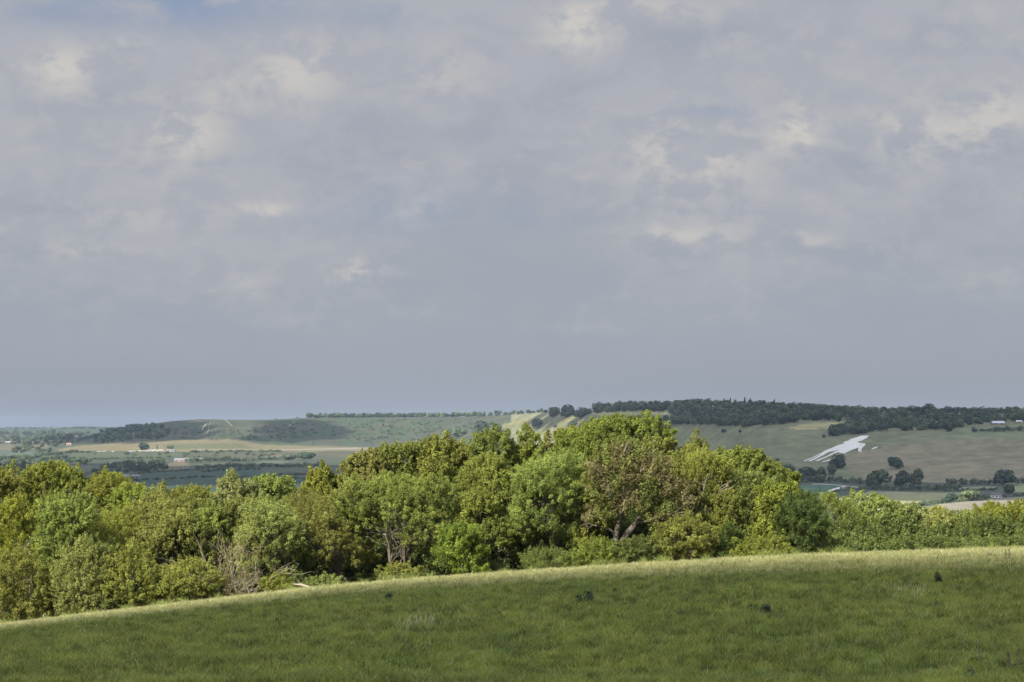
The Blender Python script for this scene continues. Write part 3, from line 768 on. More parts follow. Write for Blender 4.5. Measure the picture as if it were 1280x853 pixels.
    V3[:, 4] = eb + np.stack([el[:, 0] * 2, el[:, 1] * 2, np.full(M3, .95)], 1) * eh[:, None]
    c3 = np.where((rng.random(M3) < np.clip(1.1 - clump * 1.3, .1, .9))[:, None], straw * .9, green * .9) * rng.uniform(.7, 1.2, M3)[:, None]
    i3 = (np.arange(M3) + N + M_)[:, None] * 5
    V = np.concatenate([V, V3]); c = np.concatenate([c, c3])
    Fc = np.concatenate([Fc, i3 + np.array([[0, 1, 3]]), i3 + np.array([[0, 3, 2]]), i3 + np.array([[2, 3, 4]])], 0)
    o = mesh_np('meadow_grass', V.reshape(-1, 3), Fc, M_GRASS, None, np.repeat(c, 5, axis=0))
    tag(o, 'dark green meadow grass with pale seed heads along the crest', 'grass', kind='stuff')
grass()

# weeds in the meadow -----------------------------------------------------------
def weed(name, label, cat, u, vb, wpx, hpx, kind, seed, group):
    rng = np.random.default_rng(seed)
    g0 = near_hit(u, vb); s = g0.y / F
    W, H = wpx * s, hpx * s * (1.35 if kind == 'thistle' else 1.0)
    root = empty(name, g0); tag(root, label, cat, group)
    if kind == 'thistle':
        ns = max(5, int(W / .14))
        P_, N_ = [], []; sm = plain_mat('thistle_stem', (.05, .07, .045))
        for i in range(ns):
            ox, oy = rng.normal() * W * .26, rng.normal() * W * .16
            hh = H * rng.uniform(.6, 1.15) * max(.35, 1 - (abs(ox) / (W * .6)) ** 2)
            mb = MB(); mb.tube([(ox, oy, -.03), (ox * 1.1, oy, hh)], [.012, .007], 4); mb.build('stem', sm, root)
            k = 34
            tz = rng.random(k) ** .8 * hh; a = rng.uniform(0, 2 * PI, k); rr = (.20 - .10 * tz / hh) * rng.uniform(.4, 1, k)
            P_.append(np.stack([ox + np.cos(a) * rr, oy + np.sin(a) * rr, tz + .02], 1))
            N_.append(unit(np.stack([np.cos(a) * .6, np.sin(a) * .6, np.full(k, .9)], 1) + rng.normal(size=(k, 3)) * .3))
        lp, ln = np.concatenate(P_), np.concatenate(N_); k = len(lp)
        v, f = leaf_quads(lp, ln, .20 * rng.uniform(.7, 1.3, k), .06, rng)
        c = np.array((.15, .20, .075) if u > 1200 else (.050, .076, .046))[None] * rng.uniform(.7, 1.3, k)[:, None]
        mesh_np('leaves', v, f, M_LEAF, root, np.repeat(c, 4, axis=0))
    else:
        sm = plain_mat('dock_stem', (.12, .095, .06))
        for i in range(max(1, int(round(wpx / 9)))):
            ox, oy = rng.uniform(-.4, .4) * W, rng.uniform(-.3, .3); hh = H * rng.uniform(.8, 1.05)
            mb = MB(); mb.tube([(ox, oy, -.03), (ox + .02, oy, hh * .5), (ox + rng.normal() * .05, oy, hh)], [.012, .009, .005], 5); st_ = mb.build('stem', sm, root)
            P_, N_ = [], []
            for q in np.linspace(.28, .98, 9):
                k = 7; a = rng.uniform(0, 2 * PI, k); rr = (.075 - .035 * q) * rng.uniform(.4, 1.1, k)
                P_.append(np.stack([ox + np.cos(a) * rr, oy + np.sin(a) * rr, hh * q + rng.normal(size=k) * .018], 1))
                N_.append(unit(np.stack([np.cos(a), np.sin(a), np.full(k, .4)], 1) + rng.normal(size=(k, 3)) * .3))
            lp, ln = np.concatenate(P_), np.concatenate(N_); k = len(lp)
            v, f = leaf_quads(lp, ln, .065 * rng.uniform(.7, 1.3, k), .04, rng)
            base = np.array((.17, .14, .095)) if kind == 'dock' else np.array((.20, .22, .16))
            c = base[None] * rng.uniform(.65, 1.3, k)[:, None]
            mesh_np('seed_whorls', v, f, M_LEAF, st_, np.repeat(c, 4, axis=0))
        k = 40; a = rng.uniform(0, 2 * PI, k); rr = rng.uniform(.03, .28, k)
        lp = np.stack([np.cos(a) * rr, np.sin(a) * rr, rng.uniform(.03, .22, k)], 1)
        v, f = leaf_quads(lp, unit(np.array([0, 0, 1]) + rng.normal(size=(k, 3)) * .5), .24, .08, rng)
        mesh_np('basal_leaves', v, f, M_LEAF, root, np.repeat(np.tile(np.array((.06, .09, .035)), (k, 1)), 4, axis=0))
G1, G2 = 'thistle clumps in the meadow', 'tall weeds in the meadow'
for a in [
 ('thistle_clump', 'widest dark thistle clump, on open grass below the forked tree', 'thistle', 733, 755, 27, 11, 'thistle', 1, G1),
 ('thistle_clump', 'compact dark thistle clump on grass below the yellow end trees', 'thistle', 1172, 731, 22, 10, 'thistle', 2, G1),
 ('thistle_clump', 'small dark thistle tuft just under the bright crest grass', 'thistle', 970, 719, 9, 6, 'thistle', 3, G1),
 ('thistle_clump', 'faint thistle patch in the greyish grass below the round ash', 'thistle', 488, 751, 17, 6, 'thistle', 4, G1),
 ('thistle_clump', 'lone thistle mid meadow, taller than its tiny neighbour', 'thistle', 957, 769, 12, 8, 'thistle', 5, G1),
 ('thistle_clump', 'tiny thistle beside the lone mid meadow thistle', 'thistle', 940, 763, 9, 5, 'thistle', 6, G1),
 ('thistle_clump', 'pale green thistle patch cut by the bottom of the picture', 'thistle', 1214, 850, 12, 11, 'thistle', 7, G1),
 ('thistle_clump', 'thistle tuft on the bottom edge, before the dock spikes', 'thistle', 1245, 851, 14, 10, 'thistle', 8, G1),
 ('dock_plant', 'single grey flower spike standing in the lower meadow', 'weed', 1221, 833, 6, 33, 'spike', 9, G2),
 ('dock_plant', 'pair of dark seed spikes at the meadow margin', 'weed', 1265, 840, 20, 30, 'dock', 10, G2),
 ('dock_plant', 'tallest brown dock on the crest of the meadow', 'weed', 1262, 703, 16, 17, 'dock', 11, G2),
 ('dock_plant', 'short brown dock group on the crest, away from the tallest', 'weed', 1244, 699, 22, 8, 'dock', 12, G2),
]: weed(*a)
# pale flowering grass patch
def pale_patch(u, v, wpx, n, seed, label):
    rng = np.random.default_rng(seed); g0 = near_hit(u, v); s = g0.y / F
    mb = MB()
    for i in range(n):
        ox, oy = rng.normal() * wpx * s * .35, rng.normal() * 2.2
        z = ground(g0.x + ox, g0.y + oy) - g0.z; h = rng.uniform(.35, .6); l = rng.normal() * .12
        mb.tube([(ox, oy, z), (ox + l * .4, oy, z + h * .7), (ox + l, oy, z + h)], [.004, .004, .002], 3)
        mb.tube([(ox + l * .7, oy, z + h * .82), (ox + l * .9, oy, z + h * .95), (ox + l * 1.1, oy, z + h * 1.15)], [.004, .011, .003], 4)
    o = mb.build('pale_flowering_grass', plain_mat('seed_head', (.30, .29, .15), nscale=6)); o.location = g0
    tag(o, label, 'grass', kind='stuff')
pale_patch(522, 790, 55, 60, 1, 'pale flowering grass stems in the lower middle meadow')
pale_patch(1140, 750, 60, 40, 2, 'thin pale flowering grass near the compact thistle clump')

# ------------------------------------------------------------------ far trees, hedges, woods
def far_crown(W, D, H, rng, nq, base=.0, conifer=False):
    if conifer:
        n = nq; tz = rng.random(n) ** .8; a = rng.uniform(0, 2 * PI, n); rr = (1 - tz) * .5
        lp = np.stack([np.cos(a) * rr * W, np.sin(a) * rr * D, tz * H], 1); ln = unit(np.stack([np.cos(a), np.sin(a), np.full(n, .5)], 1))
        sz = H * .16
    else:
        m = 11
        a = rng.uniform(0, 2 * PI, m); hz = rng.uniform(.20, .74, m); o = rng.uniform(.1, .30, m)
        C = np.stack([np.cos(a) * W * o, np.sin(a) * D * o, H * hz], 1); r = rng.uniform(.20, .28, m)
        C = np.vstack([C, [[0, 0, H * .52]]]); r = np.append(r, .38)
        li = rng.integers(0, m + 1, nq); dd = rdir(nq, rng); dd[:, 2] = np.where(dd[:, 2] < -.85, -dd[:, 2], dd[:, 2])
        lp = C[li] + dd * r[li][:, None] * np.array([W, D, H * 1.05]) * rng.uniform(.85, 1.05, nq)[:, None]
        lp[:, 2] = np.maximum(lp[:, 2], .02 * H)
        ln = unit(dd + rng.normal(size=(nq, 3)) * .35); sz = (W * H) ** .5 * .17
    sz = sz * rng.uniform(.7, 1.3, len(lp))
    return leaf_quads(lp, ln, sz, sz * .8, rng)

FPAL = [(.046, .076, .042), (.062, .092, .044), (.038, .062, .038), (.084, .108, .046)]
def far_tree(label, u, vb, wpx, hpx, seed, col=None, group='far hillside trees', nq=800, conifer=False, name=None):
    rng = np.random.default_rng(seed); g0 = hit(u, vb); s = g0.y / F
    W, H = wpx * s, hpx * s
    root = empty(name or ('conifer' if conifer else 'tree'), g0); tag(root, label, 'tree', group)
    v, f = far_crown(W * 1.08, W * 1.0, H, rng, nq, conifer=conifer)
    c = np.array(col or FPAL[seed % 4])[None] * rng.uniform(.75, 1.3, len(f))[:, None]
    mesh_np('crown', v, f, M_FAR, root, np.repeat(c, 4, axis=0))
    mb = MB(); mb.tube([(0, 0, -1), (0, 0, H * .3), (.1, 0, H * .6)], [H * .035, H * .028, H * .012], 6)
    mb.build('trunk', M_BARK, root)
FT = [
 ('lone round tree standing in the pale hilltop field', 672.5, 535, 15, 12),
 ('low bush like tree in the pale field beside the lone tree', 716, 535, 14, 8.5),
 ('small sapling between lone tree and low bush like tree', 694, 535, 4, 4.5),
 ('outer tree of the dark trio at the hilltop wood corner', 693, 521, 17, 12),
 ('tallest tree of the dark trio at the hilltop wood corner', 710, 521, 20, 16.5),
 ('inner tree of the dark trio, joining the hilltop wood', 728, 521.5, 20, 13),
 ('round dark tree right below the white chalk figure', 1046, 585.5, 20, 18),
 ('small tree at the foot of the round dark tree', 1040, 594, 13, 13),
 ('lone round dark tree on the brown hillside', 1119.5, 586, 19, 15.5),
 ('broad dark tree in the hedge under the brown hillside', 1097, 609, 30, 22),
 ('front tree of the joined pair in the hillside hedge', 1129, 608, 24, 20),
 ('back tree of the joined pair in the hillside hedge', 1145, 606, 18, 20),
 ('great domed tree above the white house', 1254, 607, 28, 21),
 ('dark tree shading the white house', 1262, 619, 15, 13),
 ('round tree in the lower hedge, before the white house', 1189, 628, 17, 12),
 ('wide tree in the lower hedge, nearest the white house', 1211, 626.5, 26, 14),
 ('leading tree of the dark hedge row under the chalk figure', 967, 592, 17, 18),
 ('second tree in the dark hedge row under the chalk figure', 984, 595, 19, 16),
 ('third and widest tree in the row under the chalk figure', 1009, 601, 24, 19),
 ('fourth tree in the row under the chalk figure', 1026, 601, 18, 17),
 ('squat tree standing up on the bare scarp crest', 387.5, 521.5, 10, 6.5),
 ('dark oval tree on the scarp above the wood', 572.5, 546, 23, 11),
 ('large dark tree on the scarp shoulder', 603, 543, 22, 17),
 ('dark tree leaning on the large scarp shoulder tree', 619, 542, 17, 14),
 ('round copse tree by the plain field, biggest crown', 381, 575, 24, 10),
 ('lower copse tree adjoining the biggest plain crown', 362, 575, 18, 7),
 ('round tree behind the airfield trailers', 180, 562.5, 13, 8.5),
 ('flat tree between the airfield shed and the bright strip', 213, 561.5, 9, 5),
 ('solitary hawthorn on the hill turf, top of the two', 905, 541, 6, 5),
 ('solitary hawthorn on the hill turf, smaller one', 925, 541, 4, 4),
 ('bush in front of the hilltop barns', 1184, 539.5, 14, 12),
 ('scrubby bush at the wood edge by the pale strip', 1030, 547, 4, 4),
]
for i, (lab, u, vb, w, h) in enumerate(FT): far_tree(lab, u, vb, w, h, 300 + i)
far_tree('pointed conifer among the airfield trailers', 196.3, 562, 3.5, 6, 340, conifer=True, nq=160)

def mass(name, label, items, kind='stuff', cat='trees', col=None, nq=260, seed=0, group=None):
    """items: list of (u, v_base, w_px, h_px); one object of many crowns (a wood or hedge that reads as one mass)"""
    rng = np.random.default_rng(seed); Vs, Fs, Cs = [], [], []; n = 0
    for (u, vb, w, h, con) in items:
        g0 = hit(u, vb)
        if g0 is None: continue
        s = g0.y / F
        v, f = far_crown(w * s, w * s, h * s, rng, nq if not con else nq // 2, conifer=con)
        pc = np.array(col or FPAL[rng.integers(4)]) * rng.uniform(.6, 1.5)
        c = pc[None] * rng.uniform(.9, 1.12, len(f))[:, None]
        Vs.append(v + np.array(g0) - np.array([0, 0, .3])); Fs.append(f + n); Cs.append(np.repeat(c, 4, axis=0)); n += len(v)
    o = mesh_np(name, np.concatenate(Vs), np.concatenate(Fs), M_FAR, None, np.concatenate(Cs))
    tag(o, label, cat, group, kind if kind == 'stuff' else None)
    return o
def scatter(poly, gap, w, h, seed, con=0.0, hv=.35):
    rng = np.random.default_rng(seed); us_ = [p[0] for p in poly]; vs_ = [p[1] for p in poly]; it = []
    A = (max(us_) - min(us_)) * (max(vs_) - min(vs_))
    for _ in range(int(A / gap)):
        u = rng.uniform(min(us_), max(us_)); v = rng.uniform(min(vs_), max(vs_))
        if inpoly(np.array([u]), np.array([v]), poly)[0]:
            c = rng.random() < con
            it.append((u, v, w * rng.uniform(.7, 1.35) * (.55 if c else 1), h * rng.uniform(1 - hv, 1 + hv * .8) * (1.15 if c else 1), c))
    return it
def along(pts, gap, w, h, seed, hv=.35, jit=.6):
    rng = np.random.default_rng(seed); it = []
    for (a, b), (c, d) in zip(pts[:-1], pts[1:]):
        n = max(1, int(abs(c - a) / gap))
        for i in range(n):
            k = (i + rng.random()) / n
            it.append((a + (c - a) * k, b + (d - b) * k + rng.normal() * jit * .4, w * rng.uniform(.7, 1.4), h * rng.uniform(1 - hv, 1 + hv), False))
    return it
# hilltop wood over the right hill
W_ = scatter([(736, 513), (770, 511), (850, 508), (985, 511.5), (1060, 516.5), (1160, 518.5), (1300, 518), (1300, 528), (1235, 529), (1215, 532), (1190, 537), (1140, 538.5), (1085, 541), (1045, 546), (1030, 546), (1048, 536), (1066, 528), (1010, 526.5), (985, 530), (940, 534), (880, 533), (850, 531), (842, 519), (800, 513.6), (745, 514.5)], 12, 11, 9.5, 1, con=.012, hv=.15)
W_ += along([(850, 508), (985, 511.5), (1060, 516.5), (1160, 518.5), (1300, 518)], 5, 11, 10, 2, hv=.14)
W_ += [(u, 510, 4, 11.5 + q, True) for u, q in ((905, 0), (913, 1), (931, 1.5), (938, .5), (968, .5))]
W_ += along([(726, 519), (745, 517), (790, 514), (850, 511)], 5, 10, 9, 31, hv=.15)
W_ += along([(1140, 518), (1170, 518)], 6, 13, 12, 3)
W_ += scatter([(750, 529), (845, 528), (850, 532), (800, 534), (760, 532)], 20, 10, 9, 4)
mass('hilltop_wood', 'dark continuous wood covering the hilltop behind the chalk figure', W_, seed=1, cat='wood')
mass('scarp_crest_trees', 'thin line of small trees along the scarp crest', along([(392, 521.3), (450, 521), (560, 521), (600, 521)], 2.2, 7.5, 5.6, 5, hv=.22) + along([(335, 524), (390, 522)], 14, 3, 2.2, 6) + along([(600, 521), (690, 515.5)], 4, 6, 5, 7), seed=2, cat='wood')
mass('hillside_wood', 'wooded flank where the scarp sinks into the plain', scatter([(98, 554.5), (105, 546), (130, 540), (165, 533.5), (185, 532), (205, 536), (215, 545), (200, 549), (160, 551), (130, 554)], 10, 7, 6, 8), seed=3, cat='wood')
mass('plain_wood', 'hazy tree cover spread over the far plain', scatter([(-70, 559), (-70, 542), (100, 542), (108, 553), (75, 556), (70, 560), (20, 556)], 14, 7, 5, 9) + along([(-70, 543), (110, 543.5)], 4, 7, 5.5, 10) + scatter([(15, 567), (15, 561), (72, 558), (74, 567)], 14, 7, 5, 11) + scatter([(-60, 592), (-60, 572), (30, 570), (60, 573), (88, 577), (50, 583), (20, 588)], 24, 9, 5, 12) + along([(30, 574), (95, 566), (110, 566)], 5, 7, 4, 13), seed=4, cat='wood', col=(.055, .075, .035))
mass('shelter_wood', 'dark copse on the plain behind the long white shed', scatter([(112, 594), (130, 585), (150, 580), (180, 580), (200, 576), (213, 577), (210, 588), (185, 591), (150, 592)], 14, 9, 7, 14), seed=5, cat='wood')
mass('far_ridge_wood', 'faint blue wood on the farthest ridge', [(u, vF(u) + .35, 9, 1.6 + R.random(), False) for u in np.arange(-60, 180, 4.5)] if False else along([(-60, 536), (180, 536)], 6, 8, 2.2, 15), seed=6, cat='wood')
mass('scrub', 'dark scrub bushes dotted over the scarp slope', scatter([(215, 548), (215, 535), (320, 538), (330, 532), (380, 530), (400, 545), (330, 552)], 20, 4.5, 2.4, 16) + scatter([(440, 553), (440, 533), (480, 524), (600, 525), (600, 548), (520, 554)], 24, 6, 2.6, 17) + scatter([(330, 555), (340, 530), (480, 526), (480, 555)], 60, 4, 2.2, 18), seed=7, cat='scrub', nq=90)
mass('plain_copses', 'scattered dark copses between the plain fields', scatter([(-40, 588), (0, 572), (60, 570), (115, 574), (112, 582), (60, 581), (30, 590)], 20, 8, 5, 41) + scatter([(100, 568), (240, 567), (400, 568), (400, 572), (240, 572), (100, 572)], 45, 6, 3, 42) + along([(250, 590), (325, 587)], 4, 6, 3.5, 43) + along([(100, 599), (170, 601), (260, 597), (330, 598), (400, 600)], 6, 7, 3, 44), seed=8, cat='wood')
HEDGES = [
 ('dark hedge closing off the bright scarp foot strip', [(238, 566), (300, 565.2), (350, 565)], 7, 3.0),
 ('long dark hedge north of the dark green plain field', [(238, 578.5), (270, 577), (318, 577)], 7, 5.5),
 ('hedge of small trees behind the copse trees', [(315, 575.5), (350, 574.5)], 7, 4),
 ('thick hedge crossing the plain above the pale strip', [(245, 586), (300, 584.5), (345, 584.5), (400, 583.5)], 9, 5.5),
 ('lowest plain hedge with bare brown gaps', [(325, 594.5), (350, 594.3), (400, 594)], 6, 3),
 ('hedge running past the long white shed', [(165, 593), (210, 590), (250, 587.5)], 5, 2.5),
 ('tree hedge under the white trailers', [(90, 574), (130, 574.5), (160, 573.5), (200, 573)], 5, 2.6),
 ('scrubby belt along the foot of the brown hillside', [(1000, 604), (1040, 603), (1080, 606), (1100, 608)], 8, 8),
 ('wide scrubby hedge below the joined pair of trees', [(1090, 613), (1130, 613.5), (1180, 613.5), (1200, 612)], 9, 7),
 ('hillside hedge leading to the great domed tree', [(1185, 607), (1210, 606), (1240, 606), (1300, 604)], 9, 8),
 ('thin hedge below the strip in front of the hillside', [(1180, 614.8), (1215, 613.5), (1245, 613)], 6, 3.5),
 ('lower hedge dividing the pale field from the brown field', [(1110, 634), (1140, 634), (1180, 628.5), (1235, 625)], 8, 6),
 ('hedge beside the farm track and little barn', [(1040, 616), (1065, 613), (1095, 612)], 8, 4.5),
 ('hedge screening the hilltop barns', [(1215, 540), (1240, 539.5), (1290, 538)], 8, 5.5),
 ('garden hedge around the white house', [(1225, 623), (1240, 622), (1275, 620), (1300, 619)], 7, 3.5),
 ('bushy hedge joining the row under the chalk figure', [(960, 602), (990, 603), (1030, 603)], 9, 8),
]
for i, (lab, pts, w, h) in enumerate(HEDGES):
    mass('hedge', lab, along(pts, w * .42, w, h, 60 + i), kind='thing', cat='hedge', nq=130, seed=60 + i, group='field hedges')

# ------------------------------------------------------------------ far buildings
def house(name, label, cat, u, vb, wpx, hpx, rz=0.0, roofm=M_SLATE, wallm=M_WHITE, nwin=3, roof=.45, depth=None, group=None, chim=True):
    g0 = hit(u, vb); s = g0.y / F; w = wpx * s; h = hpx * s; hw = h * (1 - roof); dp = depth or max(5.0, w * .5)
    root = empty(name, g0, rz); tag(root, label, cat, group)
    mb = MB(); mb.box((0, 0, hw / 2 - .4), (w, dp, hw + .8)); mb.build('wall', wallm, root)
    e = .4; hr = h - hw
    mb = MB()
    v = [(-w / 2 - e, -dp / 2 - e, hw), (w / 2 + e, -dp / 2 - e, hw), (w / 2 + e, dp / 2 + e, hw), (-w / 2 - e, dp / 2 + e, hw), (-w / 2 - e, 0, hw + hr), (w / 2 + e, 0, hw + hr)]
    mb.add(v, [(0, 1, 5, 4), (2, 3, 4, 5), (3, 0, 4, 4), (1, 2, 5, 5), (3, 2, 1, 0)])
    rf = mb.build('roof', roofm, root)
    if chim:
        mb = MB(); mb.box((w * .3, 0, h + .3), (1.0, 1.0, 1.6)); mb.build('chimney', M_BRICK, rf)
    for i in range(nwin):
        x_ = (i + .5) / nwin * w - w / 2
        mb = MB(); mb.box((x_, -dp / 2 - .03, hw * .52), (w / nwin * .42, .10, hw * .5)); mb.build('window', M_DARK, root)
    return root
house('house', 'white house with dark windows beside the lower hedge', 'house', 1245, 622.5, 13, 6.5, .1, nwin=3)
house('barn', 'pale roofed barn at the top of the brown hillside', 'barn', 1247.5, 531, 15, 4.6, .05, M_GREYROOF, M_BRICK, 2, .6, 12, chim=False)
house('barn', 'smaller pale roofed barn next to the wood', 'barn', 1273.5, 528.5, 7, 3, .05, M_GREYROOF, M_BRICK, 1, .6, 9, chim=False)
house('barn', 'little dark barn at the end of the farm track', 'barn', 1055, 613, 8.5, 4, .2, M_SLATE, M_BRICK, 1, .5, 7, chim=False)
house('shed', 'long white shed beside the dark plain field', 'shed', 146, 597.5, 30, 4.2, .08, M_DULLROOF, M_DULLWHITE, 5, .5, 22, chim=False)
house('shed', 'short pale shed standing off the long shed end', 'shed', 170, 597, 10, 3.6, -.1, M_DULLROOF, M_DULLWHITE, 2, .55, 14, chim=False)
house('shed', 'white airfield shed at the end of the trailer line', 'shed', 213.5, 565, 10, 3, 0, M_DULLROOF, M_DULLWHITE, 2, .4, 14, chim=False)
house('barn', 'dark fronted barn on the bare yard above the copse', 'barn', 224.5, 577, 13, 3.2, 0, M_DULLROOF, M_BRICK, 2, .5, 14, chim=False)
house('house', 'white farmhouse with orange yard at the start of the bright strip', 'house', 86, 557, 6, 3.0, .1, M_TILE, M_DULLWHITE, 2, .4)
house('house', 'white building just over the first treetops', 'house', 46, 584, 10, 3.6, 0, M_DULLROOF, M_DULLWHITE, 3, .35, chim=False)
house('house', 'red roofed house cluster front among plain trees', 'house', 68, 583.5, 13, 5, .15, M_TILE, M_BRICK, 3, .55)
house('house', 'cream house beside the red roofed house', 'house', 86, 582, 6, 3, 0, M_SLATE, M_DULLWHITE, 2, .4)
house('house', 'tiny white roofed building in far plain trees', 'house', 10.5, 554, 7, 2.2, 0, M_DULLWHITE, M_DULLWHITE, 2, .4, chim=False)
house('house', 'tiny white cottage halfway along the far plain trees', 'house', 40, 554, 3, 2, 0, M_SLATE, M_DULLWHITE, 1, .4, chim=False)
# glider trailers: long white tapered boxes on two wheels
def trailer_mesh():
    me = bpy.data.meshes.new('trailer'); bm = bmesh.new()
    prof = [(-4.5, .9, .8), (-3.5, 1.7, 1.5), (0, 2.1, 1.7), (3.8, 1.8, 1.5), (4.6, 1.2, .9)]
    rings = []
    for x_, h_, w_ in prof:
        rings.append([bm.verts.new((x_, y_, z_)) for y_, z_ in [(-w_ / 2, .5), (w_ / 2, .5), (w_ / 2, .5 + h_ * .75), (w_ * .3, .5 + h_), (-w_ * .3, .5 + h_), (-w_ / 2, .5 + h_ * .75)]])
    for a, b in zip(rings[:-1], rings[1:]):
        for i in range(6): bm.faces.new((a[i], a[(i + 1) % 6], b[(i + 1) % 6], b[i]))
    bm.faces.new(rings[0][::-1]); bm.faces.new(rings[-1])
    for y_ in (-.8, .8):
        r = bmesh.ops.create_cone(bm, cap_ends=True, segments=12, radius1=.4, radius2=.4, depth=.25)
        bmesh.ops.rotate(bm, verts=r['verts'], cent=(0, 0, 0), matrix=__import__('mathutils').Matrix.Rotation(PI / 2, 3, 'X'))
        bmesh.ops.translate(bm, verts=r['verts'], vec=(.3, y_, .4))
    bmesh.ops.recalc_face_normals(bm, faces=bm.faces[:])
    bm.to_mesh(me); bm.free(); me.materials.append(M_DULLWHITE); return me
TM = trailer_mesh()
for i, (u, v, sc) in enumerate([(123.5, 565.3, .8), (126, 565.1, .7), (130.5, 565, .8), (141, 565.2, .7), (163, 565.2, .8), (167, 565, 1), (175, 564.6, .9), (181, 564.4, .9), (184.5, 564.9, .8), (187, 563.6, .9), (190.5, 564.5, .9), (193, 563.4, .9), (197, 564.2, .9), (200, 563.2, .9), (203, 564, .8)]):
    o = bpy.data.objects.new('trailer', TM); link(o)
    o.location = hit(u, v); o.scale = (sc, sc, sc); o.rotation_euler = (0, 0, R.uniform(-.5, .5))
    tag(o, 'tiny white trailer parked along the airfield below the scarp', 'trailer', 'white trailers parked along the airfield')

# ------------------------------------------------------------------ light
Sd = Vector((-0.52, -0.70, 0.66)).normalized()
sun = bpy.data.lights.new('sun', 'SUN'); sun.energy = 4.5; sun.angle = math.radians(0.53); sun.color = (1.0, .95, .87)
so = bpy.data.objects.new('sun', sun); link(so); so.rotation_euler = Sd.to_track_quat('Z', 'Y').to_euler(); so.location = (0, 0, 300)
elev = math.asin(Sd.z); az = math.atan2(Sd.x, Sd.y)

# unseen clouds high over the land (they throw the broad shade on meadow and hill)
M_CLOUD = plain_mat('cloud_white', (.8, .8, .8), rough=1, nscale=.01, namt=.08)
def cloud(ground_poly, zg, alt, r, seed):
    rng = np.random.default_rng(seed); px = np.array([p[0] for p in ground_poly]); py = np.array([p[1] for p in ground_poly])
    bm = bmesh.new(); bmesh.ops.create_icosphere(bm, subdivisions=2, radius=1); bv = np.array([v.co[:] for v in bm.verts]); bf = np.array([[v.index for v in f.verts] for f in bm.faces]); bm.free()
    k = (alt - zg) / Sd.z; V, Fc = [], []; n = 0
    gx = np.arange(px.min(), px.max() + r, r * .8); gy = np.arange(py.min(), py.max() + r, r * .8)
    for a in gx:
        for b in gy:
            x_ = a + rng.normal() * r * .2; y_ = b + rng.normal() * r * .2
            if not inpoly(np.array([x_]), np.array([y_]), ground_poly)[0]: continue
            rr = r * rng.uniform(.75, 1.15)
            q = bv * (1 + .18 * (np.sin(bv[:, :1] * 5 + rng.uniform(0, 6)) * np.cos(bv[:, 1:2] * 6 + rng.uniform(0, 6)))) * rr * np.array([1, 1, .7])
            V.append(q + np.array([x_ + Sd.x * k, y_ + Sd.y * k, alt + rng.uniform(-.2, .5) * r])); Fc.append(bf + n); n += len(bv)
    o = mesh_np('cloud', np.concatenate(V), np.concatenate(Fc), M_CLOUD, smooth=True)
    tag(o, kind='structure')
sh_edge = 161
cloud([(-60, -30), (60, -30), (80, sh_edge - 16), (30, sh_edge - 14), (15, sh_edge - 6), (0, sh_edge - 6), (-25, sh_edge - 4), (-70, sh_edge - 8)], -8, 1900, 14, 1)
def gp(pts):  # ground outline from points on the terrain
    return [tuple(hit(a, b)[:2]) for a, b in pts]
cloud([(330, 2350), (720, 2450), (1000, 2500), (1000, 4500), (420, 5200), (180, 5300), (200, 4500), (250, 3600)], -20, 1300, 90, 2)
cloud([(-1300, 2900), (-250, 2900), (-250, 4350), (-560, 4300), (-900, 4500), (-1300, 4500)], -60, 1250, 90, 3)

cloud(gp([(322, 552), (330, 534), (352, 527), (392, 525), (398, 534), (372, 552)]), 0, 1500, 70, 4)  # out-of-view cloud added to darken this stretch of scarp
cloud(gp([(60, 552), (120, 541), (168, 533.5), (205, 532), (235, 540), (230, 548), (205, 551), (140, 554)]), -20, 1500, 70, 5)  # another unseen cloud, added to shade the wooded flank

cloud(gp([(683, 523), (683, 514), (770, 508), (770, 521)]), 10, 1500, 60, 6)  # unseen cloud put in to darken the trees at the wood corner

# ------------------------------------------------------------------ sky
w = bpy.data.worlds.new('World'); SC.world = w; w.use_nodes = True
nt = w.node_tree; nt.nodes.clear(); L = nt.links.new
EXPO = 1.35; STR = 0.1
K = 1.0 / (2 ** EXPO * STR)
def lin(c): return tuple(((x / 255 + .055) / 1.055) ** 2.4 if x > 10 else x / 255 / 12.92 for x in c)
def skyc(c): return tuple(x * K for x in lin(c)) + (1,)
sky = nd(nt, 'ShaderNodeTexSky', sky_type='NISHITA', sun_disc=False, sun_elevation=elev, sun_rotation=az, air_density=1.0, dust_density=2.0, ozone_density=1.0)
tc = nd(nt, 'ShaderNodeTexCoord'); sep = nd(nt, 'ShaderNodeSeparateXYZ'); L(tc.outputs['Generated'], sep.inputs[0])
def mth(op, a, b=None, clamp=False):
    n = nd(nt, 'ShaderNodeMath', operation=op, use_clamp=clamp)
    for i, q in enumerate((a, b)):
        if q is None: continue
        if isinstance(q, (int, float)): n.inputs[i].default_value = q
        else: L(q, n.inputs[i])
    return n.outputs[0]
def mrange(x_, a, b, c=0., d=1., smooth=True):
    n = nd(nt, 'ShaderNodeMapRange', interpolation_type='SMOOTHSTEP' if smooth else 'LINEAR')
    L(x_, n.inputs[0]); n.inputs[1].default_value = a; n.inputs[2].default_value = b; n.inputs[3].default_value = c; n.inputs[4].default_value = d
    return n.outputs[0]
def mixc(f, a, b):
    n = nd(nt, 'ShaderNodeMix', data_type='RGBA')
    L(f, n.inputs[0])
    for s_, q in ((n.inputs[6], a), (n.inputs[7], b)):
        if isinstance(q, tuple): s_.default_value = q
        else: L(q, s_)
    return n.outputs[2]
X_, Y_, Z_ = sep.outputs
zp = mth('MAXIMUM', Z_, 0.0)
inv = mth('DIVIDE', 1.0, mth('ADD', zp, 0.60))
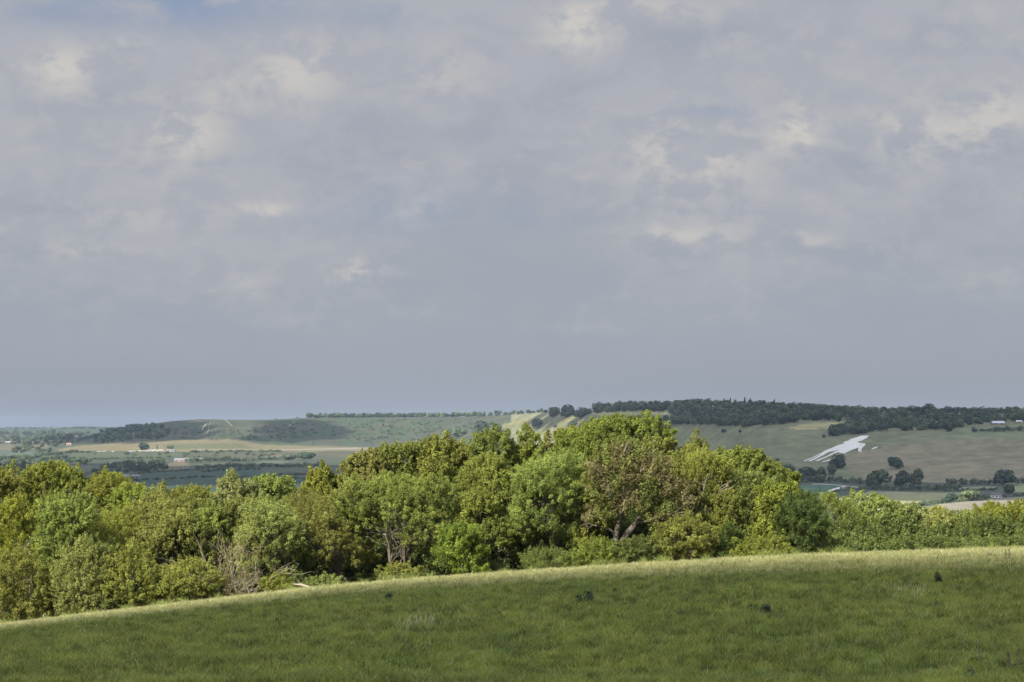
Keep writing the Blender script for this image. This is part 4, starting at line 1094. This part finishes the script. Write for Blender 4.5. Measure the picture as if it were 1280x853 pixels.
cmb = nd(nt, 'ShaderNodeCombineXYZ'); L(mth('MULTIPLY', X_, inv), cmb.inputs[0]); L(mth('MULTIPLY', Y_, inv), cmb.inputs[1])
def noise(vec, scale, detail, rough=.55, dist=0., off=(0, 0, 0)):
    mp = nd(nt, 'ShaderNodeMapping'); L(vec, mp.inputs['Vector']); mp.inputs['Location'].default_value = off
    n = nd(nt, 'ShaderNodeTexNoise'); n.inputs['Scale'].default_value = scale; n.inputs['Detail'].default_value = detail
    n.inputs['Roughness'].default_value = rough; n.inputs['Distortion'].default_value = dist
    L(mp.outputs[0], n.inputs['Vector']); return n.outputs[0]
nA = noise(cmb.outputs[0], 9.5, 7, .52, .3, (3.1, 1.2, 0))
nB = noise(cmb.outputs[0], 26.0, 8, .58, .4, (7.7, 4.1, 0))
nC = noise(cmb.outputs[0], 66.0, 8, .62, .2, (1.7, 9.1, 0))
# direction coordinates about north (tangents of bearing and height)
ya = mth('MAXIMUM', mth('ABSOLUTE', Y_), .02)
ta = mth('DIVIDE', X_, ya); te = mth('DIVIDE', Z_, ya)
front = mrange(Y_, 0.0, .1)
wa = mth('ADD', ta, mth('MULTIPLY', mth('SUBTRACT', nC, .5), .022)); we = mth('ADD', te, mth('MULTIPLY', mth('SUBTRACT', nB, .5), .020))
dv = nd(nt, 'ShaderNodeCombineXYZ'); L(wa, dv.inputs[0]); L(we, dv.inputs[1])
def blob(u, v, su, sv, amp):
    s1 = nd(nt, 'ShaderNodeVectorMath', operation='SUBTRACT'); L(dv.outputs[0], s1.inputs[0]); s1.inputs[1].default_value = ((u - CU) / F, (HV - v) / F, 0)
    s2 = nd(nt, 'ShaderNodeVectorMath', operation='MULTIPLY'); L(s1.outputs[0], s2.inputs[0]); s2.inputs[1].default_value = (F / su, F / sv, 0)
    s3 = nd(nt, 'ShaderNodeVectorMath', operation='LENGTH'); L(s2.outputs[0], s3.inputs[0])
    l2 = mth('MULTIPLY', s3.outputs['Value'], s3.outputs['Value'])
    return mth('MULTIPLY', mth('EXPONENT', mth('MULTIPLY', l2, -1.0)), amp)
def total(bl):
    t_ = None
    for b in bl:
        q = blob(*b); t_ = q if t_ is None else mth('ADD', t_, q)
    return mth('MULTIPLY', t_, front)
puffs = total([(82, 82, 45, 28, .9), (235, 165, 45, 30, .85), (165, 55, 30, 18, .45), (340, 258, 28, 9, .8), (455, 340, 34, 18, .75), (375, 85, 48, 34, .65), (290, 110, 60, 30, .3),
  (560, 90, 60, 40, .3), (725, 35, 45, 30, .9), (800, 10, 90, 16, .5), (865, 195, 75, 42, .85), (1003, 160, 34, 26, .9), (1170, 165, 80, 32, .7), (1260, 140, 50, 30, .6), (860, 292, 70, 20, .7), (1020, 300, 36, 16, .45),
  (640, 240, 12, 12, .7), (110, 310, 60, 12, .35), (310, 355, 40, 14, .3), (1230, 350, 40, 12, .2), (180, 270, 90, 14, .25), (735, 410, 40, 12, .2), (360, 395, 50, 10, .2), (1110, 310, 60, 14, .25), (530, 262, 30, 12, .3)])
darks = total([(860, 55, 110, 26, .8), (1180, 55, 130, 34, .5), (1110, 120, 26, 12, .7), (1060, 200, 90, 34, .5), (560, 200, 160, 50, .35), (120, 135, 90, 18, .5), (70, 265, 90, 14, .5), (1240, 190, 60, 16, .5), (430, 200, 60, 40, .3), (460, 350, 18, 9, .4), (860, 178, 12, 5, .7), (700, 130, 90, 30, .3), (980, 265, 160, 14, .4)])
blues = total([(230, 8, 150, 34, 1.0), (480, 25, 60, 20, .35), (500, 270, 130, 30, .35), (660, 275, 60, 10, .3), (900, 145, 60, 8, .3), (60, 20, 60, 14, .4)])
hz = mrange(te, .012, .085)
base = mixc(mrange(te, .0, .14), skyc((157, 164, 174)), skyc((173, 176, 184)))
lightm = mth('MULTIPLY', mrange(nA, .38, .68), hz)
col = mixc(mth('MULTIPLY', lightm, .6), base, skyc((182, 183, 187)))
dk = mth('MULTIPLY', mth('ADD', mth('MULTIPLY', mrange(nB, .60, .38), .45), mth('MULTIPLY', darks, .6), True), mth('ADD', mth('MULTIPLY', hz, .85), .15))
col = mixc(mth('MULTIPLY', dk, .75), col, skyc((154, 161, 175)))
fine = mth('MULTIPLY', mrange(nC, .46, .66), mth('MULTIPLY', hz, mrange(nA, .35, .6)))
col = mixc(mth('MULTIPLY', fine, .38), col, skyc((190, 188, 189)))
pf = mth('MULTIPLY', puffs, mrange(mth('ADD', mth('MULTIPLY', nB, .6), mth('MULTIPLY', nC, .4)), .43, .545, .08, 1.2), True)
col = mixc(mth('MULTIPLY', pf, .85), col, skyc((206, 202, 196)))
# open blue: the clear sky shows between the clouds
clear = nd(nt, 'ShaderNodeVectorMath', operation='MULTIPLY'); L(sky.outputs[0], clear.inputs[0]); clear.inputs[1].default_value = (.3, .3, .32)
open_ = mth('MULTIPLY', mth('MULTIPLY', blues, mrange(nB, .74, .44)), 1.0, True)
overhead = mrange(Z_, .25, .7, 0., .3)
col = mixc(mth('MULTIPLY', open_, .85), col, skyc((138, 156, 184)))
col = mixc(overhead, col, sky.outputs[0])
# overhead sky brightened out of view, added to lift the fill light
gain = mrange(Z_, .17, .55, 1.0, 3.5)
gn = nd(nt, 'ShaderNodeVectorMath', operation='SCALE'); L(col, gn.inputs[0]); L(gain, gn.inputs['Scale'])
bg = nd(nt, 'ShaderNodeBackground'); bg.inputs['Strength'].default_value = STR; L(gn.outputs[0], bg.inputs['Color'])
ow = nd(nt, 'ShaderNodeOutputWorld'); L(bg.outputs[0], ow.inputs['Surface'])

# ------------------------------------------------------------------ haze
hm, nt = new_mat('haze_air')
pv = nd(nt, 'ShaderNodeVolumePrincipled'); pv.inputs['Color'].default_value = (.37, .46, .59, 1); pv.inputs['Density'].default_value = 2.9e-5; pv.inputs['Anisotropy'].default_value = 0.2
oh = nd(nt, 'ShaderNodeOutputMaterial'); nt.links.new(pv.outputs[0], oh.inputs['Volume'])
mb = MB()
zlo, zhi = float(Z.min()) - 1.0, 75.0
mb.box((0, 11500, (zlo + zhi) / 2), (34000, 24000, zhi - zlo))
hz_o = mb.build('haze', hm); tag(hz_o, kind='stuff')
tag(hz_o, 'pale blue summer haze over the distant plain', 'haze')

# ------------------------------------------------------------------ camera and view
cam = bpy.data.cameras.new('camera'); cam.lens = 100; cam.sensor_width = 36
cam.shift_y = (HV - 426.5) / 1280; cam.clip_start = .5; cam.clip_end = 60000
co = bpy.data.objects.new('camera', cam); link(co); co.location = (0, 0, 0); co.rotation_euler = (PI / 2, 0, 0)
SC.camera = co
SC.view_settings.view_transform = 'Standard'; SC.view_settings.look = 'None'
SC.view_settings.exposure = EXPO; SC.view_settings.gamma = 1; SC.view_settings.use_curve_mapping = False
SC.cycles.use_denoising = True; SC.cycles.denoising_prefilter = 'ACCURATE'; SC.cycles.denoising_input_passes = 'RGB_ALBEDO_NORMAL'; SC.cycles.use_adaptive_sampling = False
SC.cycles.max_bounces = 6; SC.cycles.diffuse_bounces = 3; SC.cycles.transmission_bounces = 4; SC.cycles.volume_bounces = 0
